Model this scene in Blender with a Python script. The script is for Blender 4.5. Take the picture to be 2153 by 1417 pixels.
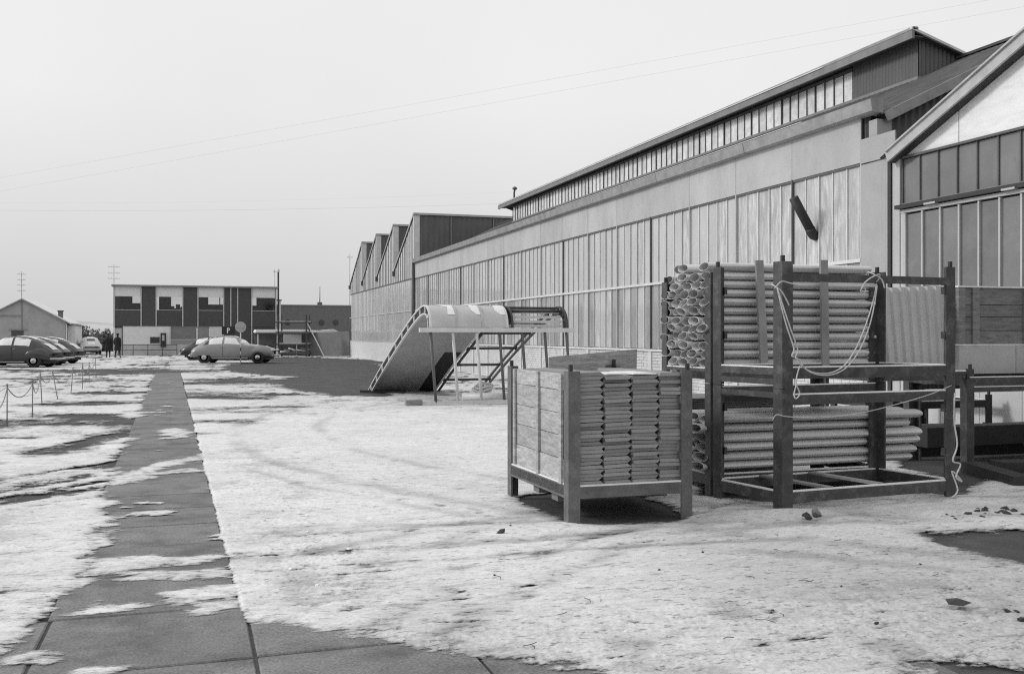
import bpy, bmesh, math, random
import numpy as np
from mathutils import Vector, Matrix

random.seed(7)
scene = bpy.context.scene
C = scene.collection
for o in list(bpy.data.objects): bpy.data.objects.remove(o)

# ------------------------------------------------------------------ camera
cam_d = bpy.data.cameras.new('camera'); cam = bpy.data.objects.new('camera', cam_d); C.objects.link(cam)
cam.location = (0, 0, 1.6)
cam.rotation_euler = (math.radians(90), 0, -math.radians(17.79))
cam_d.sensor_width = 36; cam_d.lens = 35.0; cam_d.shift_y = -0.0012
cam_d.clip_start = 0.1; cam_d.clip_end = 3000
scene.camera = cam

# ------------------------------------------------------------------ sky and sun (bright overcast, black-and-white photograph)
SUN_EL, SUN_AZ = math.radians(30), math.radians(-72)      # azimuth measured from +Y towards +X: the sun stands to the left
world = bpy.data.worlds.new('World'); scene.world = world; world.use_nodes = True
nt = world.node_tree; nt.nodes.clear()
wo = nt.nodes.new('ShaderNodeOutputWorld'); bg = nt.nodes.new('ShaderNodeBackground')
sky = nt.nodes.new('ShaderNodeTexSky'); sky.sky_type = 'NISHITA'; sky.sun_disc = False
sky.sun_elevation = SUN_EL; sky.sun_rotation = SUN_AZ; sky.dust_density = 6.0; sky.air_density = 1.5
bw = nt.nodes.new('ShaderNodeRGBToBW'); nt.links.new(sky.outputs[0], bw.inputs[0])
geo = nt.nodes.new('ShaderNodeNewGeometry'); sep = nt.nodes.new('ShaderNodeSeparateXYZ')
tc = nt.nodes.new('ShaderNodeTexCoord'); nt.links.new(tc.outputs['Generated'], sep.inputs[0])
ramp = nt.nodes.new('ShaderNodeValToRGB')                     # cloud layer: brighter overhead than at the horizon
ramp.color_ramp.elements[0].position = 0.0; ramp.color_ramp.elements[0].color = (6.3,)*3 + (1,)
ramp.color_ramp.elements[1].position = 1.0; ramp.color_ramp.elements[1].color = (8.9,)*3 + (1,)
e = ramp.color_ramp.elements.new(0.22); e.color = (8.3,)*3 + (1,)
nt.links.new(sep.outputs[2], ramp.inputs[0])
mx = nt.nodes.new('ShaderNodeMix'); mx.data_type = 'RGBA'; mx.inputs[0].default_value = 0.86
nt.links.new(bw.outputs[0], mx.inputs[6]); nt.links.new(ramp.outputs[0], mx.inputs[7])
nzs = nt.nodes.new('ShaderNodeTexNoise'); nzs.inputs['Scale'].default_value = 2.2; nzs.inputs['Detail'].default_value = 4; nt.links.new(tc.outputs['Generated'], nzs.inputs[0])
nzr = nt.nodes.new('ShaderNodeMapRange'); nzr.inputs[1].default_value = .3; nzr.inputs[2].default_value = .7; nzr.inputs[3].default_value = .965; nzr.inputs[4].default_value = 1.035; nt.links.new(nzs.outputs[0], nzr.inputs[0])
mxs = nt.nodes.new('ShaderNodeMix'); mxs.data_type = 'RGBA'; mxs.blend_type = 'MULTIPLY'; mxs.inputs[0].default_value = 1; nt.links.new(mx.outputs[2], mxs.inputs[6]); nt.links.new(nzr.outputs[0], mxs.inputs[7])   # thin unevenness of the cloud layer
nt.links.new(mxs.outputs[2], bg.inputs[0]); bg.inputs[1].default_value = 0.112
nt.links.new(bg.outputs[0], wo.inputs[0])
sun_d = bpy.data.lights.new('sun', 'SUN'); sun_d.energy = 1.5; sun_d.angle = math.radians(10); sun_d.color = (1, 1, 1)
sun = bpy.data.objects.new('sun', sun_d); C.objects.link(sun)
sd = Vector((math.sin(SUN_AZ)*math.cos(SUN_EL), math.cos(SUN_AZ)*math.cos(SUN_EL), math.sin(SUN_EL)))
sun.rotation_euler = (-sd).to_track_quat('-Z', 'Y').to_euler()
vs = scene.view_settings; vs.view_transform = 'Standard'; vs.look = 'None'; vs.exposure = 0.0; vs.gamma = 1.0
scene.cycles.use_denoising = False; scene.cycles.filter_width = 1.2   # keep the fine grain of a film photograph
scene.cycles.max_bounces = 6; scene.cycles.diffuse_bounces = 3; scene.cycles.glossy_bounces = 3; scene.cycles.transparent_max_bounces = 10

# ------------------------------------------------------------------ materials (greys: the photograph is black and white)
MATS = {}
def mat(name, v, rough=0.7, var=0.25, scale=2.0, stretch=(1, 1, 1), bump=0.0, bscale=40.0, metal=0.0, spec=0.5, obj=0.0,
        v2=None, lo=0.4, hi=0.6, detail=5.0, speck=0.0):
    """v base grey; var = noise contrast; v2 = second grey mixed in by noise between lo and hi (stains, wash); obj = grey change per object"""
    m = bpy.data.materials.new(name); m.use_nodes = True; t = m.node_tree; n = t.nodes; L = t.links
    b = n['Principled BSDF']; b.inputs['Roughness'].default_value = rough; b.inputs['Metallic'].default_value = metal
    b.inputs['Specular IOR Level'].default_value = spec
    g = n.new('ShaderNodeNewGeometry'); mp = n.new('ShaderNodeMapping'); L.new(g.outputs['Position'], mp.inputs[0]); mp.inputs['Scale'].default_value = stretch
    nz = n.new('ShaderNodeTexNoise'); nz.inputs['Scale'].default_value = scale; nz.inputs['Detail'].default_value = detail; nz.inputs['Roughness'].default_value = 0.62
    L.new(mp.outputs[0], nz.inputs[0])
    r = n.new('ShaderNodeMapRange'); r.inputs[1].default_value = 0.3; r.inputs[2].default_value = 0.7
    r.inputs[3].default_value = v*(1-var); r.inputs[4].default_value = v*(1+var); L.new(nz.outputs[0], r.inputs[0])
    out = r.outputs[0]
    if v2 is not None:
        n2 = n.new('ShaderNodeTexNoise'); n2.inputs['Scale'].default_value = scale*1.7; n2.inputs['Detail'].default_value = 6; n2.inputs['Roughness'].default_value = 0.65
        L.new(mp.outputs[0], n2.inputs[0])
        k = n.new('ShaderNodeMapRange'); k.inputs[1].default_value = lo; k.inputs[2].default_value = hi; L.new(n2.outputs[1], k.inputs[0])
        mixn = n.new('ShaderNodeMix'); L.new(k.outputs[0], mixn.inputs[0]); L.new(out, mixn.inputs[2]); mixn.inputs[3].default_value = v2
        out = mixn.outputs[0]
    if speck:
        n3 = n.new('ShaderNodeTexNoise'); n3.inputs['Scale'].default_value = 70; n3.inputs['Detail'].default_value = 2; L.new(g.outputs['Position'], n3.inputs[0])
        k3 = n.new('ShaderNodeMapRange'); k3.inputs[1].default_value = 0.3; k3.inputs[2].default_value = 0.7; k3.inputs[3].default_value = 1-speck; k3.inputs[4].default_value = 1+speck
        L.new(n3.outputs[0], k3.inputs[0]); mm = n.new('ShaderNodeMath'); mm.operation = 'MULTIPLY'; L.new(out, mm.inputs[0]); L.new(k3.outputs[0], mm.inputs[1]); out = mm.outputs[0]
    if obj:
        oi = n.new('ShaderNodeObjectInfo'); k2 = n.new('ShaderNodeMapRange'); k2.inputs[3].default_value = 1-obj; k2.inputs[4].default_value = 1+obj
        L.new(oi.outputs['Random'], k2.inputs[0]); mm = n.new('ShaderNodeMath'); mm.operation = 'MULTIPLY'; L.new(out, mm.inputs[0]); L.new(k2.outputs[0], mm.inputs[1]); out = mm.outputs[0]
    cc = n.new('ShaderNodeCombineColor')
    for i in range(3): L.new(out, cc.inputs[i])
    L.new(cc.outputs[0], b.inputs['Base Color'])
    if bump:
        nb = n.new('ShaderNodeTexNoise'); nb.inputs['Scale'].default_value = bscale; nb.inputs['Detail'].default_value = 4; L.new(mp.outputs[0], nb.inputs[0])
        bp = n.new('ShaderNodeBump'); bp.inputs['Strength'].default_value = bump; bp.inputs['Distance'].default_value = 0.02; L.new(nb.outputs[0], bp.inputs['Height']); L.new(bp.outputs[0], b.inputs['Normal'])
    MATS[name] = m; return m

mat('alu_panel', .44, .45, .10, 1.2, (1, 1, .5), metal=0.0, spec=.5, obj=.07, v2=.33, lo=.5, hi=.75)
mat('alu_frame', .42, .5, .15, 4)
mat('light_bar', .62, .5, .12, 4)
mat('dark_bar', .10, .6, .2, 4)
mat('glass_hall', .47, .07, .10, 1.1, (1, 1.2, .6), spec=.7, obj=.045, v2=.54, lo=.5, hi=.72)
mat('glass_wash', .42, .2, .2, 2.4, (1, 2.6, .45), spec=.5, obj=.07, v2=.62, lo=.48, hi=.62)
mat('glass_base', .31, .07, .14, 1.4, (1, 1.8, .9), spec=.7, obj=.10, v2=.38, lo=.5, hi=.7)
mat('glass_monitor', .58, .12, .15, 1.6, (1, 2.0, 2.2), spec=.6, obj=.16, v2=.76, lo=.42, hi=.6)
mat('glass_dark', .16, .10, .2, 1.0, (1, 1, 1), spec=.7, obj=.14, v2=.23, lo=.5, hi=.75)
mat('gutter', .30, .75, .2, 3, v2=.18, lo=.5, hi=.8)
mat('pier', .36, .6, .07, 2)
mat('corr_dark', .115, .65, .12, 1.5, (1, 1, .3), v2=.085, lo=.45, hi=.7)
mat('roof_dark', .075, .8, .35, 2.5, v2=.16, lo=.55, hi=.8)
mat('soffit', .21, .7, .15, 3)
mat('white_panel', .80, .5, .05, 1.5, (1, 1, 4), v2=.66, lo=.45, hi=.7)
mat('white_brick', .56, .8, .12, 3, v2=.45, lo=.5, hi=.75, bump=.3, bscale=12)
mat('mortar', .40, .9, .15, 6)
mat('steel', .047, .55, .25, 5, bump=.15, bscale=60, obj=.12, v2=.12, lo=.5, hi=.68, speck=.2)
mat('steel_worn', .11, .6, .3, 5, bump=.15, bscale=60, obj=.10, v2=.19, lo=.5, hi=.75, speck=.15)
mat('black_steel', .028, .6, .3, 6)
mat('plank_pale', .40, .8, .22, 3.0, (1.5, 1.5, 9), bump=.25, bscale=14, obj=.12, v2=.22, lo=.46, hi=.70, speck=.18)
mat('plank_dark', .20, .8, .3, 2.5, (2, 1, 9), bump=.25, bscale=14, obj=.2, v2=.05, lo=.55, hi=.72)
mat('batten', .27, .8, .2, 4, (1, 1, .5), bump=.2, obj=.1)
mat('sheet_section', .25, .5, .12, 3, spec=.4, obj=.16, speck=.08)
mat('shell_sheet', .56, .42, .12, 2, metal=.0, spec=.6, obj=.14, speck=.06)
mat('low_sheet', .60, .45, .12, 2, (.4, 2, 2), metal=0, obj=.12)
mat('pale_sheet', .54, .5, .08, 3, obj=.06)
mat('fibre_panel', .42, .7, .08, 2, obj=.06)
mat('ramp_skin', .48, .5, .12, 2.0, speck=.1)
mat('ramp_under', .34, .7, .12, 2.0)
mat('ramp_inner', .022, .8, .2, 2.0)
mat('ramp_steel', .05, .6, .2, 4)
mat('leg_pale', .58, .5, .1, 4)
mat('leg_dark', .10, .5, .1, 4)
mat('concrete', .185, .88, .16, 1.6, bump=.18, bscale=45, obj=.12, v2=.095, lo=.46, hi=.64, speck=.32)
mat('soil', .050, .95, .4, 1.3, bump=.5, bscale=20, v2=.11, lo=.5, hi=.75, speck=.3)
mat('clod', .045, .95, .4, 10, bump=.5, bscale=40)
mat('snow_cap', .76, .6, .08, 6, bump=.3, bscale=30)
mat('render_white', .66, .85, .06, 3)
mat('render_grey', .43, .9, .12, 2)
mat('panel_dark', .052, .6, .15, 4, obj=.08)
mat('house_wall', .34, .9, .12, .8, v2=.26, lo=.5, hi=.7)
mat('brick_far', .15, .9, .2, 3, (1, 1, 3), v2=.11, lo=.45, hi=.65)
mat('black', .02, .6, .2, 5)
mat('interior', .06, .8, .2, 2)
mat('car_grey', .23, .28, .06, 2, spec=.6)
mat('car_dark', .035, .22, .1, 2, spec=.6)
mat('car_white', .55, .3, .06, 2, spec=.6)
mat('car_glass', .75, .1, .1, 2, spec=.6)
mat('car_glass_dark', .03, .08, .1, 2, spec=.6)
mat('rubber', .02, .8, .2, 10)
mat('chrome', .45, .25, .05, 2, metal=.8)
mat('coat', .016, .95, .3, 12)
mat('skin', .30, .6, .1, 10)
mat('rope', .55, .9, .2, 30, bump=.5, bscale=200)
mat('wood_pole', .48, .9, .2, 3)
mat('wire', .58, .6, .05, 3)
mat('chain', .20, .6, .1, 3)
mat('sign_back', .40, .5, .08, 6)
mat('sign_white', .80, .5, .03, 6)
mat('hill', .40, .95, .2, .02, v2=.52, lo=.45, hi=.6)  # distance haze is put into this pale grey
mat('hedge', .12, .95, .4, 3)
mat('fence_panel', .15, .9, .12, 2)

m = bpy.data.materials.new('clear_glass'); m.use_nodes = True; t = m.node_tree; n = t.nodes; n.clear()
o_ = n.new('ShaderNodeOutputMaterial'); a_ = n.new('ShaderNodeBsdfTransparent'); b_ = n.new('ShaderNodeBsdfGlossy'); b_.inputs['Roughness'].default_value = .05
f_ = n.new('ShaderNodeFresnel'); x_ = n.new('ShaderNodeMixShader'); a_.inputs[0].default_value = (.93, .93, .93, 1)
t.links.new(f_.outputs[0], x_.inputs[0]); t.links.new(a_.outputs[0], x_.inputs[1]); t.links.new(b_.outputs[0], x_.inputs[2]); t.links.new(x_.outputs[0], o_.inputs[0])
MATS['clear_glass'] = m

# snow: a thin cover with ragged see-through edges; greyer where it is thin and trodden
m = bpy.data.materials.new('snow'); m.use_nodes = True; t = m.node_tree; n = t.nodes; L = t.links; b = n['Principled BSDF']
b.inputs['Roughness'].default_value = .75; b.inputs['Specular IOR Level'].default_value = .25
at = n.new('ShaderNodeAttribute'); at.attribute_name = 'depth'; g = n.new('ShaderNodeNewGeometry')
def noise(sc, det, ro=.6, src=None):
    q = n.new('ShaderNodeTexNoise'); q.inputs['Scale'].default_value = sc; q.inputs['Detail'].default_value = det; q.inputs['Roughness'].default_value = ro
    L.new(src or g.outputs['Position'], q.inputs[0]); return q.outputs[0]
def madd(x, k, y):
    q = n.new('ShaderNodeMath'); q.operation = 'MULTIPLY_ADD'; L.new(x, q.inputs[0]); q.inputs[1].default_value = k
    if isinstance(y, float): q.inputs[2].default_value = y
    else: L.new(y, q.inputs[2])
    return q.outputs[0]
def rng_(x, a, b2, c, d, smooth=False):
    q = n.new('ShaderNodeMapRange'); q.interpolation_type = 'SMOOTHSTEP' if smooth else 'LINEAR'; L.new(x, q.inputs[0])
    for i_, v_ in enumerate((a, b2, c, d)): q.inputs[1+i_].default_value = v_
    return q.outputs[0]
def mul(x, y):
    q = n.new('ShaderNodeMath'); q.operation = 'MULTIPLY'; L.new(x, q.inputs[0]); L.new(y, q.inputs[1]); return q.outputs[0]
mpw = n.new('ShaderNodeMapping'); mpw.inputs['Rotation'].default_value = (0, 0, math.radians(14)); mpw.inputs['Scale'].default_value = (.42, 1.0, 1.0); L.new(g.outputs['Position'], mpw.inputs[0]); WD = mpw.outputs[0]   # crust drawn out by wind and wheels
hgt = madd(noise(11, 9, .78, WD), .110, madd(noise(2.2, 5, .6, WD), .026, at.outputs['Fac'])); hgt = madd(hgt, 1.0, -.068)
al = rng_(hgt, -.010, .006, 0, 1, True)
col = rng_(hgt, -.002, .022, .52, .80, True)
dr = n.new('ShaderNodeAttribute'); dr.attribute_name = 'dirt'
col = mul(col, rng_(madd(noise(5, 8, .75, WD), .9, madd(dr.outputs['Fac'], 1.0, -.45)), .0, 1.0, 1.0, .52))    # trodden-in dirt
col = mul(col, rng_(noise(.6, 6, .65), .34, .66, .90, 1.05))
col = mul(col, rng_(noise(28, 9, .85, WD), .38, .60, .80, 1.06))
col = mul(col, rng_(noise(30, 4, .6, WD), .59, .66, 1, .48))  # dark flecks painted in as the shaded sides of crust flakes
col = mul(col, rng_(noise(80, 3, .6, WD), .60, .70, 1, .55))  # finer specks of the same painted shade
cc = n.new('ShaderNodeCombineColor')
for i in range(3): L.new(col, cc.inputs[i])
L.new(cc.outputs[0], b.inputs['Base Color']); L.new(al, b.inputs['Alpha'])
bp = n.new('ShaderNodeBump'); bp.inputs['Strength'].default_value = .42; bp.inputs['Distance'].default_value = .014
L.new(madd(noise(40, 7, .75, WD), 1.0, madd(noise(11, 9, .74, WD), 1.5, 0.0)), bp.inputs['Height']); L.new(bp.outputs[0], b.inputs['Normal'])
MATS['snow'] = m

# ------------------------------------------------------------------ helpers
ORG = {}
def tag(o, label=None, cat=None, group=None, kind=None):
    if label: o['label'] = label
    if cat: o['category'] = cat
    if group: o['group'] = group
    if kind: o['kind'] = kind
    return o
def thing(name, label, cat, loc, group=None):
    o = bpy.data.objects.new(name, None); C.objects.link(o); o.location = loc; o.empty_display_size = .2
    ORG[o] = Vector(loc); return tag(o, label, cat, group)
def link(name, me, parent, loc):
    o = bpy.data.objects.new(name, me); C.objects.link(o)
    if parent is not None:
        o.parent = parent; o.location = Vector(loc) - ORG[parent]
    else: o.location = loc
    ORG[o] = Vector(loc); return o
def mesh(name, V, F, m, smooth=False):
    me = bpy.data.meshes.new(name); me.from_pydata([tuple(v) for v in V], [], F); me.materials.append(MATS[m])
    if smooth:
        for p in me.polygons: p.use_smooth = True
    me.update(); return me
def mk(name, V, F, m, parent=None, smooth=False):
    """V in world coordinates"""
    V = [Vector(v) for v in V]
    if parent is not None: org = ORG[parent]
    else:
        xs = [v.x for v in V]; ys = [v.y for v in V]; org = Vector(((min(xs)+max(xs))/2, (min(ys)+max(ys))/2, min(v.z for v in V)))
    return link(name, mesh(name, [v-org for v in V], F, m, smooth), parent, org)
BOXF = [(0, 3, 2, 1), (4, 5, 6, 7), (0, 1, 5, 4), (1, 2, 6, 5), (2, 3, 7, 6), (3, 0, 4, 7)]
def boxv(x0, x1, y0, y1, z0, z1):
    return [(x0, y0, z0), (x1, y0, z0), (x1, y1, z0), (x0, y1, z0), (x0, y0, z1), (x1, y0, z1), (x1, y1, z1), (x0, y1, z1)]
def box(name, x0, x1, y0, y1, z0, z1, m, parent=None):
    return mk(name, boxv(x0, x1, y0, y1, z0, z1), BOXF, m, parent)
def join(parts):
    V = []; F = []
    for v, f in parts:
        k = len(V); V += list(v); F += [tuple(i+k for i in q) for q in f]
    return V, F
def boxes(name, lst, m, parent=None):
    V, F = join([(boxv(*b), BOXF) for b in lst]); return mk(name, V, F, m, parent)
def barv(p0, p1, w, h, up=(0, 0, 1)):
    p0, p1 = Vector(p0), Vector(p1); d = (p1-p0).normalized(); up = Vector(up)
    if abs(d.dot(up)) > .98: up = Vector((1, 0, 0))
    s = d.cross(up).normalized()*w/2; u = s.cross(d).normalized()*h/2
    return [p0-s-u, p0+s-u, p0+s+u, p0-s+u, p1-s-u, p1+s-u, p1+s+u, p1-s+u], [(0, 1, 2, 3), (7, 6, 5, 4), (4, 5, 1, 0), (5, 6, 2, 1), (6, 7, 3, 2), (7, 4, 0, 3)]
def bar(name, p0, p1, w, h, m, parent=None, up=(0, 0, 1)):
    V, F = barv(p0, p1, w, h, up); return mk(name, V, F, m, parent)
def tubev(pts, r, n=8, caps=True):
    pts = [Vector(p) for p in pts]; V = []; F = []
    rr = r if isinstance(r, (list, tuple)) else [r]*len(pts)
    ref = None
    for i, p in enumerate(pts):
        d = (pts[min(i+1, len(pts)-1)]-pts[max(i-1, 0)]).normalized()
        if ref is None: ref = Vector((0, 0, 1)) if abs(d.z) < .9 else Vector((1, 0, 0))
        s = d.cross(ref).normalized(); u = s.cross(d).normalized(); ref = u
        for k in range(n):
            a = 2*math.pi*k/n; V.append(p+(s*math.cos(a)+u*math.sin(a))*rr[i])
    for i in range(len(pts)-1):
        for k in range(n):
            F.append((i*n+k, i*n+(k+1) % n, (i+1)*n+(k+1) % n, (i+1)*n+k))
    if caps: F.append(tuple(range(n-1, -1, -1))); F.append(tuple(range((len(pts)-1)*n, len(pts)*n)))
    return V, F
def tube(name, pts, r, m, parent=None, n=8, smooth=True):
    V, F = tubev(pts, r, n); return mk(name, V, F, m, parent, smooth)
def lathev(prof, n=16, axis='z', c=(0, 0, 0)):
    V = []; F = []; c = Vector(c)
    for r, h in prof:
        for k in range(n):
            a = 2*math.pi*k/n; x, y = r*math.cos(a), r*math.sin(a)
            V.append(c+(Vector((x, y, h)) if axis == 'z' else Vector((x, h, y)) if axis == 'y' else Vector((h, x, y))))
    for i in range(len(prof)-1):
        for k in range(n): F.append((i*n+k, i*n+(k+1) % n, (i+1)*n+(k+1) % n, (i+1)*n+k))
    F.append(tuple(range(n))); F.append(tuple(range((len(prof)-1)*n, len(prof)*n))[::-1])
    return V, F
def prism(poly, axis, a0, a1):
    """poly of 2D points extruded along axis ('x': (y,z), 'y': (x,z), 'z': (x,y))"""
    f = {'x': lambda p, a: (a, p[0], p[1]), 'y': lambda p, a: (p[0], a, p[1]), 'z': lambda p, a: (p[0], p[1], a)}[axis]
    k = len(poly); V = [f(p, a0) for p in poly]+[f(p, a1) for p in poly]
    F = [tuple(range(k))[::-1], tuple(range(k, 2*k))]+[(i, (i+1) % k, k+(i+1) % k, k+i) for i in range(k)]
    return V, F
def corr(name, O, U, Vd, ulen, lo, hi, period, amp, m, parent, seg=6):
    """corrugated sheet: runs along U from O, spans lo(u)..hi(u) along Vd, waves along U x Vd"""
    O, U, Vd = Vector(O), Vector(U).normalized(), Vector(Vd).normalized(); N = U.cross(Vd)
    nn = max(2, int(ulen/period*seg)); V = []; F = []
    for i in range(nn+1):
        u = ulen*i/nn; w = amp*math.sin(2*math.pi*u/period)
        V.append(O+U*u+Vd*lo(u)+N*w); V.append(O+U*u+Vd*hi(u)+N*w)
        if i: F.append((2*i-2, 2*i, 2*i+1, 2*i-1))
    return mk(name, V, F, m, parent, True)
def lin(a, b): return lambda u: a+b*u

# ------------------------------------------------------------------ ground, slabs, snow
box('ground', -700, 700, -200, 1500, -.6, -.014, 'soil')['kind'] = 'structure'

path = thing('path', None, None, (-.3, 20, 0)); path['kind'] = 'structure'; path['label'] = 'narrow path of bare grey concrete slabs running to the gatehouse'
bed = box('bed', -4.0, 4.6, -1, 6.12, -.05, -.011, 'soil', path)
def slab(xc0, xc1, ya, yb, dz=0.0):
    j = .009; w = (xc1-xc0)/2-j; l = (yb-ya)/2-j; bv = .008
    V = []; 
    for (sx, sy, zz) in ((w, l, -.045), (w, l, -bv), (w-bv, l-bv, 0)):
        V += [(-sx, -sy, zz), (sx, -sy, zz), (sx, sy, zz), (-sx, sy, zz)]
    F = [(8, 9, 10, 11)]
    for k in (0, 4):
        for i in range(4): F.append((k+i, k+(i+1) % 4, k+4+(i+1) % 4, k+4+i))
    tl = random.uniform(-.003, .003)
    V = [(x, y, z+x*tl+y*random.choice((0, tl))*.5) for x, y, z in V]
    o = link('slab', mesh('slab', V, F, 'concrete'), path, ((xc0+xc1)/2, (ya+yb)/2, dz)); return o
def pr(y): return .30-.0196*(y-5.1)
ys = [6.12, 7.09, 8.06]
while ys[-1] < 45: ys.append(ys[-1]+.85)
for a, b_2 in zip(ys[:-1], ys[1:]):
    r_ = pr((a+b_2)/2); o = slab(r_-1.06+random.uniform(-.008, .008), r_+random.uniform(-.01, .006), a, b_2, random.uniform(-.004, .004)); o.rotation_euler.z = .0196+random.uniform(-.004, .004)
for (a, b_2) in ((2.1, 3.12), (3.12, 4.12), (4.12, 5.12), (5.12, 6.12)):
    for i in range(-3, 4):
        x0 = -.76+1.06*i
        if i > 1 and a > 5: continue
        slab(x0, x0+1.06, a, b_2, random.uniform(-.003, .003))

def _h(ix, iy, s):
    n_ = (ix.astype(np.int64)*374761393+iy.astype(np.int64)*668265263+s*974711) & 0x7fffffff
    n_ = ((n_ ^ (n_ >> 13))*1274126177) & 0x7fffffff
    return ((n_ ^ (n_ >> 16)) & 0xffff)/65535.0
def vn(x, y, s):
    xi = np.floor(x); yi = np.floor(y); fx = x-xi; fy = y-yi; fx = fx*fx*(3-2*fx); fy = fy*fy*(3-2*fy)
    xi = xi.astype(np.int64); yi = yi.astype(np.int64)
    a = _h(xi, yi, s); b = _h(xi+1, yi, s); c = _h(xi, yi+1, s); d = _h(xi+1, yi+1, s)
    return (a+(b-a)*fx+(c-a)*fy+(a-b-c+d)*fx*fy)*2-1
def fbm(x, y, s, oc=4, g=.5):
    t_ = np.zeros_like(x); a = 1.0; tot = 0
    for i in range(oc):
        ca, sa = math.cos(.6*i+.3), math.sin(.6*i+.3)
        t_ += a*vn((x*ca-y*sa)*2.03**i, (x*sa+y*ca)*2.03**i, s+i*17); tot += a; a *= g
    return t_/tot
def sdpoly(x, y, P):
    d = np.full_like(x, 1e9); ins = np.zeros(x.shape, bool); k = len(P)
    for i in range(k):
        ax, ay = P[i]; bx, by = P[(i+1) % k]; ex, ey = bx-ax, by-ay
        t_ = np.clip(((x-ax)*ex+(y-ay)*ey)/(ex*ex+ey*ey+1e-9), 0, 1)
        d = np.minimum(d, np.hypot(x-ax-t_*ex, y-ay-t_*ey))
        c_ = (ay > y) != (by > y)
        ins ^= c_ & (x < (bx-ax)*(y-ay)/(by-ay+1e-12)+ax)
    return np.where(ins, -d, d)
def sst(a, b, v): 
    q = np.clip((v-a)/(b-a), 0, 1); return q*q*(3-2*q)
STROKES= [(-4.0, 48.18, -2.61, 47.11, 3.18, 0.09), (-8.57, 51.6, -2.31, 47.02, 1.0, 0.06), (-6.78, 40.82, -3.77, 39.86, 0.67, 0.07), (-3.01, 39.19, -1.8, 37.6, 0.49, 0.06), (-2.64, 29.91, -1.83, 29.65, 0.74, 0.08), (-4.2, 25.27, -1.73, 24.81, 0.52, 0.06), (-2.77, 26.01, -1.74, 25.68, 0.93, 0.07), (-3.37, 20.3, -2.43, 19.79, 0.99, 0.1), (-2.29, 21.67, -1.65, 21.1, 0.51, 0.08), (-2.24, 19.53, -1.55, 19.3, 0.16, 0.06), (-2.86, 17.2, -2.42, 17.14, 0.16, 0.06), (-2.04, 14.95, -1.2, 17.21, 0.35, 0.055), (-1.74, 14.68, -1.06, 17.75, 0.29, 0.06), (-1.28, 13.02, -0.69, 13.44, 0.2, 0.07), (-1.87, 11.26, -1.15, 12.17, 0.19, 0.06), (-1.78, 10.74, -1.22, 11.05, 0.26, 0.075), (-1.73, 10.44, -0.93, 11.36, 0.1, 0.06), (-1.55, 10.87, -0.92, 11.79, 0.14, 0.05), (-0.96, 17.98, -0.92, 20.51, 0.62, 0.05), (-0.76, 12.85, -0.8, 15.61, 0.28, 0.05), (-0.18, 27.97, 0.42, 27.34, 1.53, 0.09), (-0.06, 27.07, 1.79, 26.07, 0.61, 0.07), (-0.11, 22.58, 2.08, 22.78, 0.45, 0.07), (0.04, 21.56, 1.43, 21.52, 0.54, 0.06), (0.75, 19.3, 1.0, 19.0, 0.53, 0.08), (-0.09, 19.35, 0.25, 19.46, 0.54, 0.06), (0.03, 16.98, 0.22, 17.0, 0.25, 0.07), (1.05, 37.08, 2.2, 35.55, 2.29, 0.09), (-0.22, 34.55, 0.38, 35.05, 0.69, 0.05), (-2.09, 57.39, 4.0, 58.32, 1.44, 0.07), (-1.68, 52.26, 2.7, 53.24, 0.79, 0.06), (-0.31, 47.63, 1.59, 48.34, 0.66, 0.05), (2.17, 31.57, 3.28, 31.21, 0.58, 0.05), (2.15, 27.67, 4.78, 26.38, 0.43, 0.05), (-1.16, 8.15, -0.98, 8.23, 0.08, 0.05), (-0.9, 6.53, -0.86, 6.6, 0.07, 0.05), (-0.81, 8.55, -0.7, 8.76, 0.19, 0.05), (-0.77, 8.35, -0.63, 8.5, 0.1, 0.05), (0.3, 8.01, 0.4, 7.94, 0.1, 0.05), (0.38, 7.54, 0.51, 7.45, 0.13, 0.035), (3.35, 4.95, 3.58, 4.77, 0.03, 0.04), (2.86, 5.11, 3.12, 4.82, 0.03, 0.04), (3.26, 5.42, 3.33, 5.11, 0.04, 0.04), (2.27, 5.86, 2.61, 5.68, 0.04, 0.035), (2.75, 6.38, 3.09, 6.18, 0.06, 0.035), (2.89, 5.85, 2.96, 5.4, 0.03, 0.035), (4.37, 5.58, 4.74, 5.39, 0.03, 0.04), (3.82, 5.49, 3.58, 4.77, 0.02, 0.03), (2.03, 6.29, 2.25, 6.06, 0.04, 0.03), (2.35, 7.54, 2.51, 7.3, 0.11, 0.03), (1.01, 7.6, 1.64, 7.14, 0.05, 0.02), (1.05, 6.93, 1.71, 6.57, 0.04, 0.02), (1.08, 7.07, 1.36, 6.94, 0.05, 0.025), (1.8, 6.4, 2.13, 5.9, 0.04, 0.025)]
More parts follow.
